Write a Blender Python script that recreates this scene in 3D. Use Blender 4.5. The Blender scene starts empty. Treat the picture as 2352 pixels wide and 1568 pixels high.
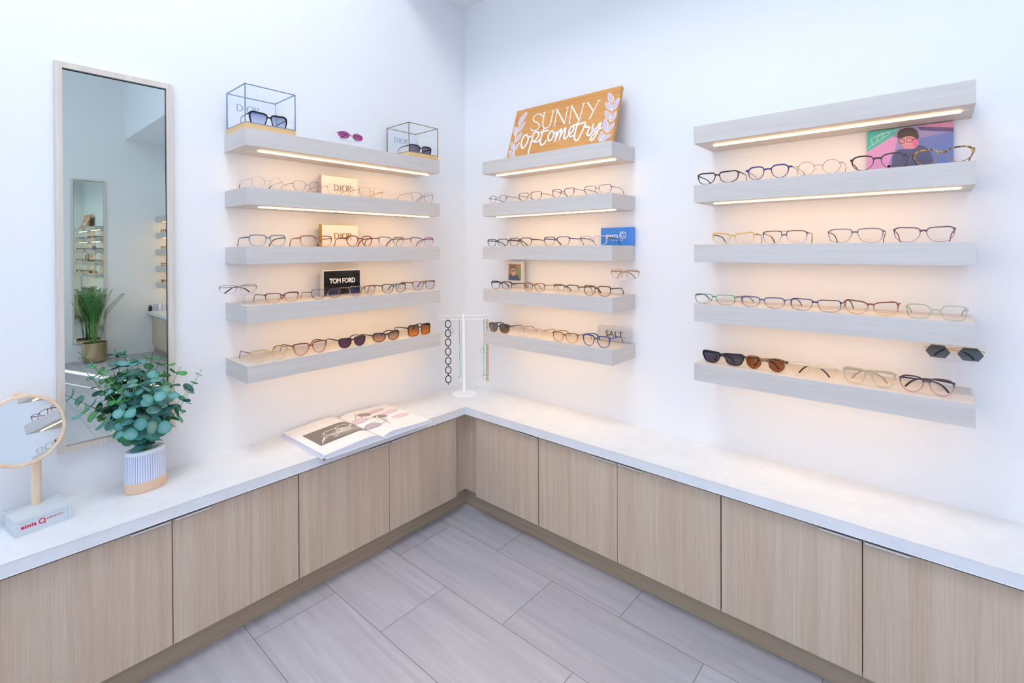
import bpy, bmesh, math, random
from mathutils import Vector, Matrix
random.seed(7)
PI = math.pi
scn = bpy.context.scene
COL = scn.collection
# ------------------------------------------------------------------ camera
CAMLOC = Vector((-2.08450543, -2.14471066, 1.3756387))
_a = PI/4 - 0.0613; _p = -0.0058; _r = -0.0048
fw = Vector((math.cos(_a)*math.cos(_p), math.sin(_a)*math.cos(_p), math.sin(_p)))
rt = Vector((math.sin(_a), -math.cos(_a), 0)); up = rt.cross(fw)
r2 = math.cos(_r)*rt + math.sin(_r)*up; u2 = -math.sin(_r)*rt + math.cos(_r)*up
cam_d = bpy.data.cameras.new('camera'); cam = bpy.data.objects.new('camera', cam_d); COL.objects.link(cam)
M = Matrix((r2, u2, -fw)).transposed().to_4x4(); M.translation = CAMLOC
cam.matrix_world = M
cam_d.sensor_width = 36; cam_d.lens = 1122.718/2352*36
cam_d.shift_x = (1176-1154.26)/2352; cam_d.shift_y = (577.78-784)/2352
cam_d.clip_start = 0.02
scn.camera = cam
# ------------------------------------------------------------------ world, sun, window light, exposure
w = bpy.data.worlds.new('daylight'); scn.world = w; w.use_nodes = True
w.node_tree.nodes['Background'].inputs[0].default_value = (.55, .72, 1, 1)
w.node_tree.nodes['Background'].inputs[1].default_value = 1.5
def area(name, loc, rot, sx, sy, power, col):
    l = bpy.data.lights.new(name, 'AREA'); l.shape = 'RECTANGLE'; l.size = sx; l.size_y = sy
    l.energy = power; l.color = col
    o = bpy.data.objects.new(name, l); o.location = loc; o.rotation_euler = rot; COL.objects.link(o); return o
WINDOW_POWER = 30; PANEL_EMIT = 11.8; STRIP_EMIT = 15.5
area('window_daylight', (-5.1, -2.9, 1.9), (0, -PI/2, 0), 2.3, 3.4, WINDOW_POWER, (.38, .60, 1.0))
area('back_fill_light', (-4.05, -5.78, 1.9), (PI/2, 0, PI), 1.6, 2.3, WINDOW_POWER*1.3, (.38, .60, 1.0))  # added bluish fill for the left wall, set inside an unseen back window
sl = bpy.data.lights.new('sun', 'SUN'); sl.energy = 9; sl.angle = .009; sl.color = (1, .96, .9)
so = bpy.data.objects.new('sun', sl); COL.objects.link(so)
so.rotation_euler = Vector((.33, 1.0, -.95)).to_track_quat('-Z', 'Y').to_euler()
scn.view_settings.view_transform = 'Standard'; scn.view_settings.look = 'None'
scn.view_settings.gamma = 1; scn.view_settings.use_curve_mapping = False
scn.view_settings.exposure = 0.0
scn.cycles.use_denoising = True
scn.cycles.max_bounces = 12; scn.cycles.transparent_max_bounces = 32; scn.cycles.diffuse_bounces = 6
scn.cycles.sample_clamp_indirect = 6
scn.cycles.caustics_reflective = False; scn.cycles.caustics_refractive = False

# ------------------------------------------------------------------ materials
def lin(c):
    if isinstance(c, str):
        c = [int(c[i:i+2], 16)/255 for i in (0, 2, 4)]
        c = [x/12.92 if x <= .04045 else ((x+.055)/1.055)**2.4 for x in c]
    return (c[0], c[1], c[2], 1)
_mc = {}
def newmat(name):
    m = bpy.data.materials.new(name); m.use_nodes = True
    nt = m.node_tree; b = nt.nodes['Principled BSDF']; return m, nt, b
def plain(name, col, rough=.5, metal=0, alpha=1, spec=.5, emit=0):
    k = ('p', name)
    if k in _mc: return _mc[k]
    m, nt, b = newmat(name)
    b.inputs['Base Color'].default_value = lin(col); b.inputs['Roughness'].default_value = rough
    b.inputs['Metallic'].default_value = metal; b.inputs['Alpha'].default_value = alpha
    b.inputs['Specular IOR Level'].default_value = spec
    if emit:
        b.inputs['Emission Color'].default_value = lin(col); b.inputs['Emission Strength'].default_value = emit
    _mc[k] = m; return m
def wood(name, ca, cb, stretch, rough=.45, cc=None, big=2.2, spec=.4, wrapy=False):
    """grain runs along the axis with the small scale in `stretch`"""
    m, nt, b = newmat(name); N = nt.nodes; L = nt.links
    tc = N.new('ShaderNodeTexCoord'); oi = N.new('ShaderNodeObjectInfo')
    ad = N.new('ShaderNodeVectorMath'); ad.operation = 'ADD'
    sc = N.new('ShaderNodeVectorMath'); sc.operation = 'SCALE'; sc.inputs[0].default_value = (7.3, 3.1, 5.7)
    L.new(oi.outputs['Random'], sc.inputs['Scale']); L.new(tc.outputs['Object'], ad.inputs[0]); L.new(sc.outputs[0], ad.inputs[1])
    vec = ad.outputs[0]
    if wrapy:   # grain runs round the corners of the vertical faces, across the depth only on top and underside
        gm = N.new('ShaderNodeNewGeometry'); s1 = N.new('ShaderNodeSeparateXYZ'); L.new(gm.outputs['Normal'], s1.inputs[0])
        az = N.new('ShaderNodeMath'); az.operation = 'ABSOLUTE'; L.new(s1.outputs[2], az.inputs[0])
        iz = N.new('ShaderNodeMath'); iz.operation = 'SUBTRACT'; iz.inputs[0].default_value = 1; L.new(az.outputs[0], iz.inputs[1])
        s2 = N.new('ShaderNodeSeparateXYZ'); L.new(vec, s2.inputs[0])
        xa = N.new('ShaderNodeMath'); xa.operation = 'MULTIPLY_ADD'; L.new(s2.outputs[1], xa.inputs[0]); L.new(iz.outputs[0], xa.inputs[1]); L.new(s2.outputs[0], xa.inputs[2])
        ya = N.new('ShaderNodeMath'); ya.operation = 'MULTIPLY'; L.new(s2.outputs[1], ya.inputs[0]); L.new(az.outputs[0], ya.inputs[1])
        cz_ = N.new('ShaderNodeCombineXYZ'); L.new(xa.outputs[0], cz_.inputs[0]); L.new(ya.outputs[0], cz_.inputs[1]); L.new(s2.outputs[2], cz_.inputs[2]); vec = cz_.outputs[0]
    mp = N.new('ShaderNodeMapping'); mp.inputs['Scale'].default_value = stretch; L.new(vec, mp.inputs[0])
    n1 = N.new('ShaderNodeTexNoise'); n1.inputs['Scale'].default_value = 1; n1.inputs['Detail'].default_value = 6; n1.inputs['Roughness'].default_value = .65
    n1.inputs['Distortion'].default_value = .25
    L.new(mp.outputs[0], n1.inputs[0])
    mp2 = N.new('ShaderNodeMapping'); mp2.inputs['Scale'].default_value = [s/12*big for s in stretch]; L.new(vec, mp2.inputs[0])
    n2 = N.new('ShaderNodeTexNoise'); n2.inputs['Scale'].default_value = 1; n2.inputs['Detail'].default_value = 3; n2.inputs['Distortion'].default_value = 1.2
    L.new(mp2.outputs[0], n2.inputs[0])
    r1 = N.new('ShaderNodeValToRGB'); r1.color_ramp.elements[0].position = .33; r1.color_ramp.elements[1].position = .66
    r1.color_ramp.elements[0].color = lin(ca); r1.color_ramp.elements[1].color = lin(cb); L.new(n1.outputs[0], r1.inputs[0])
    r2_ = N.new('ShaderNodeValToRGB'); r2_.color_ramp.elements[0].position = .35; r2_.color_ramp.elements[1].position = .65
    r2_.color_ramp.elements[0].color = lin(cc or ca); r2_.color_ramp.elements[1].color = lin(cb); L.new(n2.outputs[0], r2_.inputs[0])
    mx = N.new('ShaderNodeMixRGB'); mx.inputs[0].default_value = .5; L.new(r1.outputs[0], mx.inputs[1]); L.new(r2_.outputs[0], mx.inputs[2])
    L.new(mx.outputs[0], b.inputs['Base Color']); b.inputs['Roughness'].default_value = rough; b.inputs['Specular IOR Level'].default_value = spec
    bp = N.new('ShaderNodeBump'); bp.inputs['Strength'].default_value = .08; bp.inputs['Distance'].default_value = .001
    L.new(n1.outputs[0], bp.inputs['Height']); L.new(bp.outputs[0], b.inputs['Normal'])
    return m
M_shelf = wood('pale grey oak', 'c4bdb6', 'd9d3cd', (5, 190, 260), cc='cfc8c0', big=1.0, wrapy=True)
M_door = wood('light oak', 'b9a189', 'd5c3ae', (230, 230, 4.5), cc='c3ab91', big=1.1)
M_kick = wood('oak toe kick', 'a8937a', 'bda98f', (4, 150, 200), wrapy=True)
M_frame = wood('mirror frame oak', 'cfc3b6', 'e2d9cf', (200, 200, 6))
M_beech = wood('beech', 'e6c5a6', 'f4dcc2', (120, 120, 8), cc='e6c4a2')
M_sign = wood('orange pine', 'bd7a3c', 'e2a560', (5, 50, 80), cc='cc8844', big=3)
M_base = wood('honey wood base', 'dcb278', 'eccb96', (6, 120, 140), wrapy=True)
def wallmat(name, c):
    m, nt, b = newmat(name); N = nt.nodes; L = nt.links
    n = N.new('ShaderNodeTexNoise'); n.inputs['Scale'].default_value = 180; n.inputs['Detail'].default_value = 2
    tc = N.new('ShaderNodeTexCoord'); L.new(tc.outputs['Object'], n.inputs[0])
    bp = N.new('ShaderNodeBump'); bp.inputs['Strength'].default_value = .04; bp.inputs['Distance'].default_value = .001
    L.new(n.outputs[0], bp.inputs['Height']); L.new(bp.outputs[0], b.inputs['Normal'])
    b.inputs['Base Color'].default_value = lin(c); b.inputs['Roughness'].default_value = .75; b.inputs['Specular IOR Level'].default_value = .25
    return m
M_wall = wallmat('white wall paint', 'eeeeee')
M_ceil = wallmat('white ceiling paint', 'f2f3f5')
def stonetop():
    m, nt, b = newmat('white quartz'); N = nt.nodes; L = nt.links
    tc = N.new('ShaderNodeTexCoord'); n = N.new('ShaderNodeTexNoise'); n.inputs['Scale'].default_value = 9; n.inputs['Detail'].default_value = 7
    n.inputs['Roughness'].default_value = .7; L.new(tc.outputs['Object'], n.inputs[0])
    r = N.new('ShaderNodeValToRGB'); r.color_ramp.elements[0].position = .3; r.color_ramp.elements[1].position = .7
    r.color_ramp.elements[0].color = lin('dfe1e3'); r.color_ramp.elements[1].color = lin('eaebec'); L.new(n.outputs[0], r.inputs[0])
    L.new(r.outputs[0], b.inputs['Base Color']); b.inputs['Roughness'].default_value = .42; b.inputs['Specular IOR Level'].default_value = .35
    return m
M_quartz = stonetop()
def floormat():
    m, nt, b = newmat('grey stone look tiles'); N = nt.nodes; L = nt.links
    tc = N.new('ShaderNodeTexCoord'); sp = N.new('ShaderNodeSeparateXYZ'); L.new(tc.outputs['Object'], sp.inputs[0])
    ax = N.new('ShaderNodeMath'); ax.operation = 'ADD'; ax.inputs[1].default_value = .442; L.new(sp.outputs[0], ax.inputs[0])
    ay = N.new('ShaderNodeMath'); ay.operation = 'ADD'; ay.inputs[1].default_value = .344; L.new(sp.outputs[1], ay.inputs[0])
    cb = N.new('ShaderNodeCombineXYZ'); L.new(ay.outputs[0], cb.inputs[0]); L.new(ax.outputs[0], cb.inputs[1])
    br = N.new('ShaderNodeTexBrick'); br.inputs['Scale'].default_value = 1; br.inputs['Brick Width'].default_value = .614
    br.inputs['Row Height'].default_value = .3135; br.inputs['Mortar Size'].default_value = .0016; br.inputs['Mortar Smooth'].default_value = .2
    br.offset = .5; br.inputs['Bias'].default_value = 0
    br.inputs['Color1'].default_value = lin('bab7bd'); br.inputs['Color2'].default_value = lin('c5c2c8'); br.inputs['Mortar'].default_value = lin('8a8484')
    L.new(cb.outputs[0], br.inputs[0])
    # a different streak pattern in every tile
    mul = N.new('ShaderNodeVectorMath'); mul.operation = 'MULTIPLY_ADD'; mul.inputs[1].default_value = (1.6, 26, 1)
    bw = N.new('ShaderNodeRGBToBW'); L.new(br.outputs['Color'], bw.inputs[0])
    sc = N.new('ShaderNodeVectorMath'); sc.operation = 'SCALE'; sc.inputs[0].default_value = (90, 50, 70); L.new(bw.outputs[0], sc.inputs['Scale'])
    L.new(cb.outputs[0], mul.inputs[0]); L.new(sc.outputs[0], mul.inputs[2])
    n = N.new('ShaderNodeTexNoise'); n.inputs['Scale'].default_value = 1; n.inputs['Detail'].default_value = 7; n.inputs['Roughness'].default_value = .6; n.inputs['Distortion'].default_value = .8
    L.new(mul.outputs[0], n.inputs[0])
    r = N.new('ShaderNodeValToRGB'); r.color_ramp.elements[0].position = .3; r.color_ramp.elements[1].position = .68
    r.color_ramp.elements[0].color = (.80, .79, .79, 1); r.color_ramp.elements[1].color = (1.0, 1.0, 1.0, 1); L.new(n.outputs[0], r.inputs[0])
    mx = N.new('ShaderNodeMixRGB'); mx.blend_type = 'MULTIPLY'; mx.inputs[0].default_value = 1
    L.new(br.outputs['Color'], mx.inputs[1]); L.new(r.outputs[0], mx.inputs[2]); L.new(mx.outputs[0], b.inputs['Base Color'])
    b.inputs['Roughness'].default_value = .5; b.inputs['Specular IOR Level'].default_value = .35
    return m
M_floor = floormat()
def mirrormat(name, c):
    return plain(name, c, rough=0.0, metal=1)
M_mirror = mirrormat('silvered glass', 'd8e2da'); M_mirror2 = mirrormat('round mirror glass', 'dfe6ea')
def clear(name, tint='ffffff', tint2=None, refl=.06, rough=.01, glossc=(1, 1, 1), body=0, ghost=None, fres=.3):
    """thin clear sheet: tinted transparency (optionally graded down its height) with a Fresnel reflection"""
    k = ('c', name)
    if k in _mc: return _mc[k]
    m = bpy.data.materials.new(name); m.use_nodes = True; nt = m.node_tree; N = nt.nodes; L = nt.links
    N.remove(N['Principled BSDF']); out = N['Material Output']
    tr = N.new('ShaderNodeBsdfTransparent'); tr.inputs[0].default_value = lin(tint)
    if tint2:
        tc = N.new('ShaderNodeTexCoord'); sp = N.new('ShaderNodeSeparateXYZ'); L.new(tc.outputs['Generated'], sp.inputs[0])
        mx = N.new('ShaderNodeMixRGB'); mx.inputs[1].default_value = lin(tint2); mx.inputs[2].default_value = lin(tint)
        L.new(sp.outputs[2], mx.inputs[0]); L.new(mx.outputs[0], tr.inputs[0])
    gl = N.new('ShaderNodeBsdfGlossy'); gl.inputs['Roughness'].default_value = rough; gl.inputs[0].default_value = (*glossc, 1)
    fr = N.new('ShaderNodeLayerWeight'); fr.inputs[0].default_value = .25
    ma = N.new('ShaderNodeMath'); ma.operation = 'MULTIPLY_ADD'; ma.inputs[1].default_value = fres; ma.inputs[2].default_value = refl
    L.new(fr.outputs['Fresnel'], ma.inputs[0]); 
    ms = N.new('ShaderNodeMixShader'); L.new(ma.outputs[0], ms.inputs[0]); L.new(tr.outputs[0], ms.inputs[1]); L.new(gl.outputs[0], ms.inputs[2])
    last = ms
    if body:
        df = N.new('ShaderNodeBsdfDiffuse'); df.inputs[0].default_value = lin(ghost or 'ffffff')
        m2 = N.new('ShaderNodeMixShader'); m2.inputs[0].default_value = body; L.new(ms.outputs[0], m2.inputs[1]); L.new(df.outputs[0], m2.inputs[2]); last = m2
    L.new(last.outputs[0], out.inputs[0]); _mc[k] = m; return m
M_lens = clear('clear demo lens', 'fdfdfe', refl=.0, glossc=(.95, .98, 1), fres=.13)
M_lensb = clear('blue coated lens', 'f4f4fc', refl=.06, glossc=(.42, .42, 1), fres=.3)
M_acryl = clear('clear acrylic', 'fbfcfe', refl=.02, body=.06, ghost='ffffff', fres=.2)
M_glass = clear('display glass', 'feffff', refl=.0, fres=.08)
M_white = plain('white paint', 'f2f2f4', .4)
M_chrome = plain('brushed nickel', 'ece8e2', .3, .6)
M_dark = plain('black shadow gap', '1a1613', .8)
M_strip = plain('warm led diffuser', 'ffe2b6', .5)
nt = M_strip.node_tree; nt.nodes['Principled BSDF'].inputs['Emission Color'].default_value = (1, .62, .26, 1); nt.nodes['Principled BSDF'].inputs['Emission Strength'].default_value = STRIP_EMIT
M_panel = plain('ceiling light diffuser', 'ffffff', .5)
nt = M_panel.node_tree; nt.nodes['Principled BSDF'].inputs['Emission Color'].default_value = (.90, .95, 1, 1); nt.nodes['Principled BSDF'].inputs['Emission Strength'].default_value = PANEL_EMIT

def framemat(top, bot=None, tort=None, rough=.25, metal=0, alpha=1):
    k = ('f', top, bot, tort, metal, alpha)
    if k in _mc: return _mc[k]
    m, nt, b = newmat('frame '+top); N = nt.nodes; L = nt.links
    b.inputs['Roughness'].default_value = rough; b.inputs['Metallic'].default_value = metal; b.inputs['Alpha'].default_value = alpha
    tc = N.new('ShaderNodeTexCoord'); cur = None
    if tort:
        n = N.new('ShaderNodeTexNoise'); n.inputs['Scale'].default_value = 110; n.inputs['Detail'].default_value = 2; L.new(tc.outputs['Object'], n.inputs[0])
        r = N.new('ShaderNodeValToRGB'); r.color_ramp.elements[0].position = .42; r.color_ramp.elements[1].position = .6
        r.color_ramp.elements[0].color = lin(top); r.color_ramp.elements[1].color = lin(tort); L.new(n.outputs[0], r.inputs[0]); cur = r.outputs[0]
    if bot:
        sp = N.new('ShaderNodeSeparateXYZ'); L.new(tc.outputs['Generated'], sp.inputs[0])
        rr = N.new('ShaderNodeValToRGB'); rr.color_ramp.elements[0].position = .25; rr.color_ramp.elements[1].position = .8; L.new(sp.outputs[2], rr.inputs[0])
        mx = N.new('ShaderNodeMixRGB'); L.new(rr.outputs[0], mx.inputs[0]); mx.inputs[1].default_value = lin(bot)
        if cur: L.new(cur, mx.inputs[2])
        else: mx.inputs[2].default_value = lin(top)
        cur = mx.outputs[0]
    if cur: L.new(cur, b.inputs['Base Color'])
    else: b.inputs['Base Color'].default_value = lin(top)
    _mc[k] = m; return m

# ------------------------------------------------------------------ mesh helpers
class MB:
    def __init__(s): s.v = []; s.f = []; s.m = []
    def add(s, vs, fs, mi=0):
        o = len(s.v); s.v += [tuple(v) for v in vs]; s.f += [tuple(i+o for i in f) for f in fs]; s.m += [mi]*len(fs)
    def box(s, a, b, mi=0):
        (x0, y0, z0), (x1, y1, z1) = [min(p, q) for p, q in zip(a, b)], [max(p, q) for p, q in zip(a, b)]
        s.add([(x0,y0,z0),(x1,y0,z0),(x1,y1,z0),(x0,y1,z0),(x0,y0,z1),(x1,y0,z1),(x1,y1,z1),(x0,y1,z1)],
              [(0,3,2,1),(4,5,6,7),(0,1,5,4),(1,2,6,5),(2,3,7,6),(3,0,4,7)], mi)
    def sweep(s, pts, sz, n=6, mi=0, up=(0,0,1), closed=False, cap=True):
        """tube with an elliptical section (height, width) along pts"""
        pts = [Vector(p) for p in pts]; K = len(pts)
        if not isinstance(sz, list): sz = [sz]*K
        sz = [(q, q) if not isinstance(q, (tuple, list)) else q for q in sz]
        vs = []; U = Vector(up)
        for i, p in enumerate(pts):
            t = (pts[(i+1) % K]-pts[i-1]) if closed else (pts[min(i+1, K-1)]-pts[max(i-1, 0)])
            t.normalize(); b = t.cross(U)
            if b.length < 1e-3: b = t.cross(Vector((1, .3, 0)))
            b.normalize(); u = b.cross(t)
            for k in range(n):
                a = 2*PI*(k+.5)/n; vs.append(p+u*(sz[i][0]*math.sin(a))+b*(sz[i][1]*math.cos(a)))
        fs = []
        for i in range(K if closed else K-1):
            j = (i+1) % K
            for k in range(n): fs.append((i*n+k, i*n+(k+1) % n, j*n+(k+1) % n, j*n+k))
        if not closed and cap: fs += [tuple(range(n-1, -1, -1)), tuple((K-1)*n+k for k in range(n))]
        s.add(vs, fs, mi)
    def lathe(s, prof, n=32, mi=0, c=(0, 0), sx=1, sy=1):
        vs = []; K = len(prof)
        for r, z in prof:
            for k in range(n):
                a = 2*PI*k/n; vs.append((c[0]+r*sx*math.cos(a), c[1]+r*sy*math.sin(a), z))
        fs = [(i*n+k, i*n+(k+1) % n, (i+1)*n+(k+1) % n, (i+1)*n+k) for i in range(K-1) for k in range(n)]
        fs += [tuple(range(n-1, -1, -1)), tuple((K-1)*n+k for k in range(n))]
        s.add(vs, fs, mi)
    def plate(s, poly, y0, y1, mi=0):
        """polygon in the local x-z plane, from y0 (front) back to y1"""
        n = len(poly); vs = [(x, y0, z) for x, z in poly]+[(x, y1, z) for x, z in poly]
        fs = [tuple(range(n)), tuple(range(2*n-1, n-1, -1))]+[(i, n+i, n+(i+1) % n, (i+1) % n) for i in range(n)]
        s.add(vs, fs, mi)
    def ribbon(s, pts, hw, y0, y1, mi=0, closed=False):
        """flat stroke in the x-z plane with half-width hw (number or list)"""
        K = len(pts); hw = hw if isinstance(hw, list) else [hw]*K; vs = []
        for i, p in enumerate(pts):
            a = pts[i-1] if (i > 0 or closed) else p; b = pts[(i+1) % K] if (i < K-1 or closed) else p
            dx, dz = b[0]-a[0], b[1]-a[1]; l = math.hypot(dx, dz) or 1; nx, nz = -dz/l, dx/l; h = hw[i]
            for y in (y0, y1):
                vs += [(p[0]+nx*h, y, p[1]+nz*h), (p[0]-nx*h, y, p[1]-nz*h)]
        fs = []
        for i in range(K if closed else K-1):
            a = i*4; b = ((i+1) % K)*4
            fs += [(a, b, b+1, a+1), (a, a+2, b+2, b), (a+1, b+1, b+3, a+3)]
        if not closed: fs += [(0, 1, 3, 2), (K*4-4, K*4-2, K*4-1, K*4-3)]
        s.add(vs, fs, mi)
    def obj(s, name, mats, parent=None, smooth=None, bevel=0, loc=None, rotz=None, fix=True):
        me = bpy.data.meshes.new(name); me.from_pydata(s.v, [], s.f)
        for m in (mats if isinstance(mats, (list, tuple)) else [mats]): me.materials.append(m)
        for p, mi in zip(me.polygons, s.m): p.material_index = mi
        if fix or bevel:
            bm = bmesh.new(); bm.from_mesh(me)
            if bevel: bmesh.ops.bevel(bm, geom=[e for e in bm.edges], offset=bevel, segments=2, affect='EDGES', profile=.6)
            bmesh.ops.recalc_face_normals(bm, faces=bm.faces); bm.to_mesh(me); bm.free()
        if smooth:
            me.polygons.foreach_set('use_smooth', [True]*len(me.polygons)); me.set_sharp_from_angle(angle=math.radians(smooth))
        me.update(); o = bpy.data.objects.new(name, me); COL.objects.link(o)
        if parent: o.parent = parent
        if loc is not None: o.location = loc
        if rotz is not None: o.rotation_euler = (0, 0, rotz)
        return o
def empty(name, loc, rotz=0):
    o = bpy.data.objects.new(name, None); o.empty_display_size = .05; o.location = loc; o.rotation_euler = (0, 0, rotz); COL.objects.link(o); return o
def tag(o, label, cat, group=None, kind=None):
    o['label'] = label; o['category'] = cat
    if group: o['group'] = group
    if kind: o['kind'] = kind
    return o
def struct(o, label=None, cat=None):
    o['kind'] = 'structure'
    if label: o['label'] = label
    if cat: o['category'] = cat
    return o
def spline(pts, n=6, closed=False):
    out = []; K = len(pts)
    for i in range(K if closed else K-1):
        g = lambda j: pts[j % K] if closed else pts[max(0, min(K-1, j))]
        p0, p1, p2, p3 = g(i-1), g(i), g(i+1), g(i+2)
        for k in range(n):
            t = k/n
            out.append(tuple(.5*((2*b)+(-a+c)*t+(2*a-5*b+4*c-d)*t*t+(-a+3*b-3*c+d)*t**3) for a, b, c, d in zip(p0, p1, p2, p3)))
    if not closed: out.append(tuple(pts[-1]))
    return out
def poly(pts, it=2):
    for _ in range(it):
        q = []
        for i, p in enumerate(pts):
            r = pts[(i+1) % len(pts)]; q += [(p[0]*.75+r[0]*.25, p[1]*.75+r[1]*.25), (p[0]*.25+r[0]*.75, p[1]*.25+r[1]*.75)]
        pts = q
    return pts
def text_part(name, s, size, mat, parent, loc, bold=0, extr=.0004, spacing=1, align='CENTER', rot=(PI/2, 0, 0), sx=1):
    cu = bpy.data.curves.new(name, 'FONT'); cu.body = s; cu.size = size; cu.extrude = extr; cu.offset = bold; cu.space_character = spacing
    cu.align_x = align; cu.align_y = 'CENTER'; cu.resolution_u = 4
    tmp = bpy.data.objects.new(name, cu); COL.objects.link(tmp)
    bpy.context.view_layer.update()
    me = bpy.data.meshes.new_from_object(tmp.evaluated_get(bpy.context.evaluated_depsgraph_get()))
    bpy.data.objects.remove(tmp); me.materials.clear(); me.materials.append(mat); me.name = name
    o = bpy.data.objects.new(name, me); COL.objects.link(o); o.parent = parent; o.location = loc; o.rotation_euler = rot; o.scale = (sx, 1, 1)
    return o
# local frame of the two display walls: local x along the wall, local -y out of it
def wl(side, lx, dep, z):
    return (lx, -dep, z) if side == 'L' else (-dep, -lx, z)
ROT = {'L': 0.0, 'R': -PI/2}

# ------------------------------------------------------------------ the room
BACK = -5.87; WEST = -5.2; CEIL = 2.832; TOPC = 4.05; SOF = -.546; T = .12
def sbox(name, boxes, mat, label=None, cat=None):
    m = MB()
    for a, b in boxes: m.box(a, b)
    return struct(m.obj(name, mat), label, cat)
sbox('floor', [((WEST-T, BACK-T, -.1), (T, T, 0))], M_floor)
sbox('wall_left', [((WEST-T, 0, 0), (T, T, TOPC+T))], M_wall)
sbox('wall_right', [((0, BACK-T, 0), (T, 0, TOPC+T))], M_wall)
# back wall with two narrow sidelights
sl1, sl2 = (-1.47, -1.35), (-1.745, -1.69)
wb = []
xs_ = [WEST-T, -4.9, -3.2, sl2[0], sl2[1], sl1[0], sl1[1], 0]
op = {1: (.7, 3.1), 3: (.9, 2.1), 5: (.25, 2.1)}
for i in range(7):
    if i in op: wb += [((xs_[i], BACK-T, 0), (xs_[i+1], BACK, op[i][0])), ((xs_[i], BACK-T, op[i][1]), (xs_[i+1], BACK, TOPC))]
    else: wb.append(((xs_[i], BACK-T, 0), (xs_[i+1], BACK, TOPC)))
sbox('wall_back', wb, M_wall)
sbox('wall_far_left', [((WEST-T, BACK, 0), (WEST, -4.65, TOPC)), ((WEST-T, -1.15, 0), (WEST, 0, TOPC)),
                   ((WEST-T, -4.65, 0), (WEST, -1.15, .7)), ((WEST-T, -4.65, 3.1), (WEST, -1.15, TOPC))], M_wall)
sbox('ceiling', [((WEST-T, BACK-T, TOPC), (T, T, TOPC+T))], M_ceil)
sbox('trim_soffit', [((SOF, BACK, CEIL), (0, 0, TOPC))], M_ceil)
wm = MB()
for y0, y1 in ((-4.65, -4.6), (-1.2, -1.15), (-3.5, -3.46), (-2.34, -2.3)): wm.box((WEST-.09, y0, .7), (WEST-.03, y1, 3.1))
for z0, z1 in ((.7, .75), (3.05, 3.1)): wm.box((WEST-.09, -4.6, z0), (WEST-.03, -1.2, z1))
wn = struct(wm.obj('window_1', plain('white window frame', 'e8e8e8', .4)))
pm = MB(); pm.box((WEST-.065, -4.6, .75), (WEST-.06, -1.2, 3.05)); pm.obj('window_pane', M_glass, wn)
pm = MB(); pm.box((sl1[0], BACK-.06, .25), (sl1[1], BACK-.055, 2.1)); struct(pm.obj('window_2', M_glass))
pm = MB(); pm.box((sl2[0], BACK-.06, .9), (sl2[1], BACK-.055, 2.1)); struct(pm.obj('window_3', M_glass))
wm = MB()
for x0, x1 in ((-4.9, -4.85), (-3.25, -3.2), (-4.07, -4.03)): wm.box((x0, BACK-.09, .7), (x1, BACK-.03, 3.1))
for z0, z1 in ((.7, .75), (3.05, 3.1)): wm.box((-4.85, BACK-.09, z0), (-3.25, BACK-.03, z1))
wn = struct(wm.obj('added_window', plain('white window frame', 'e8e8e8', .4)))  # unseen window added to go with the bluish back fill
pm = MB(); pm.box((-4.85, BACK-.065, .75), (-3.25, BACK-.06, 3.05)); pm.obj('window_pane', M_glass, wn)
# square ceiling light over the corner
def ceiling_light(x, y, s, label):
    e = empty('ceiling_light', (x, y, TOPC)); tag(e, label, 'light')
    m = MB(); h = s/2
    for a, b in (((-h-.03, -h-.03, -.05), (h+.03, -h, 0)), ((-h-.03, h, -.05), (h+.03, h+.03, 0)), ((-h-.03, -h, -.05), (-h, h, 0)), ((h, -h, -.05), (h+.03, h, 0))): m.box(a, b)
    m.obj('frame', M_white, e)
    m = MB(); m.box((-h, -h, -.04), (h, h, -.02)); m.obj('diffuser', M_panel, e)
ceiling_light(-1.95, -1.35, 1.15, 'large square flush ceiling light nearest the corner displays')
ceiling_light(-3.75, -3.5, .85, 'added square fill light panel on the ceiling farther back, out of view')  # extra panel added to reach the wall areas the soffit shades

# ------------------------------------------------------------------ worktop and cabinets
CT = .5607; CB = .5232; CD = .3271
LEND = -2.87
m = MB()
prof = [(0, 0), (0, BACK), (-CD, BACK), (-CD, -CD), (LEND, -CD), (LEND, 0)]
n = len(prof); m.add([(x, y, CB) for x, y in prof]+[(x, y, CT) for x, y in prof], [tuple(range(n)), tuple(range(2*n-1, n-1, -1))]+[(i, (i+1) % n, n+(i+1) % n, n+i) for i in range(n)])
wt = m.obj('worktop', M_quartz, bevel=.0012); tag(wt, 'white quartz worktop running in an L around the corner on the oak cabinets', 'worktop')
m = MB()  # mitre seam of the worktop
m.sweep([(-.006, -.006, CT+.0001), (-CD, -CD, CT+.0001)], .0004, 4); m.sweep([(-CD-.0002, -CD-.0002, CT), (-CD-.0002, -CD-.0002, CB)], .0005, 4)
m.obj('seam', plain('seam grey', 'c9ccd4', .6), wt)
DF = .307; DB = .106; DT = .510; KD = .247
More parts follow.
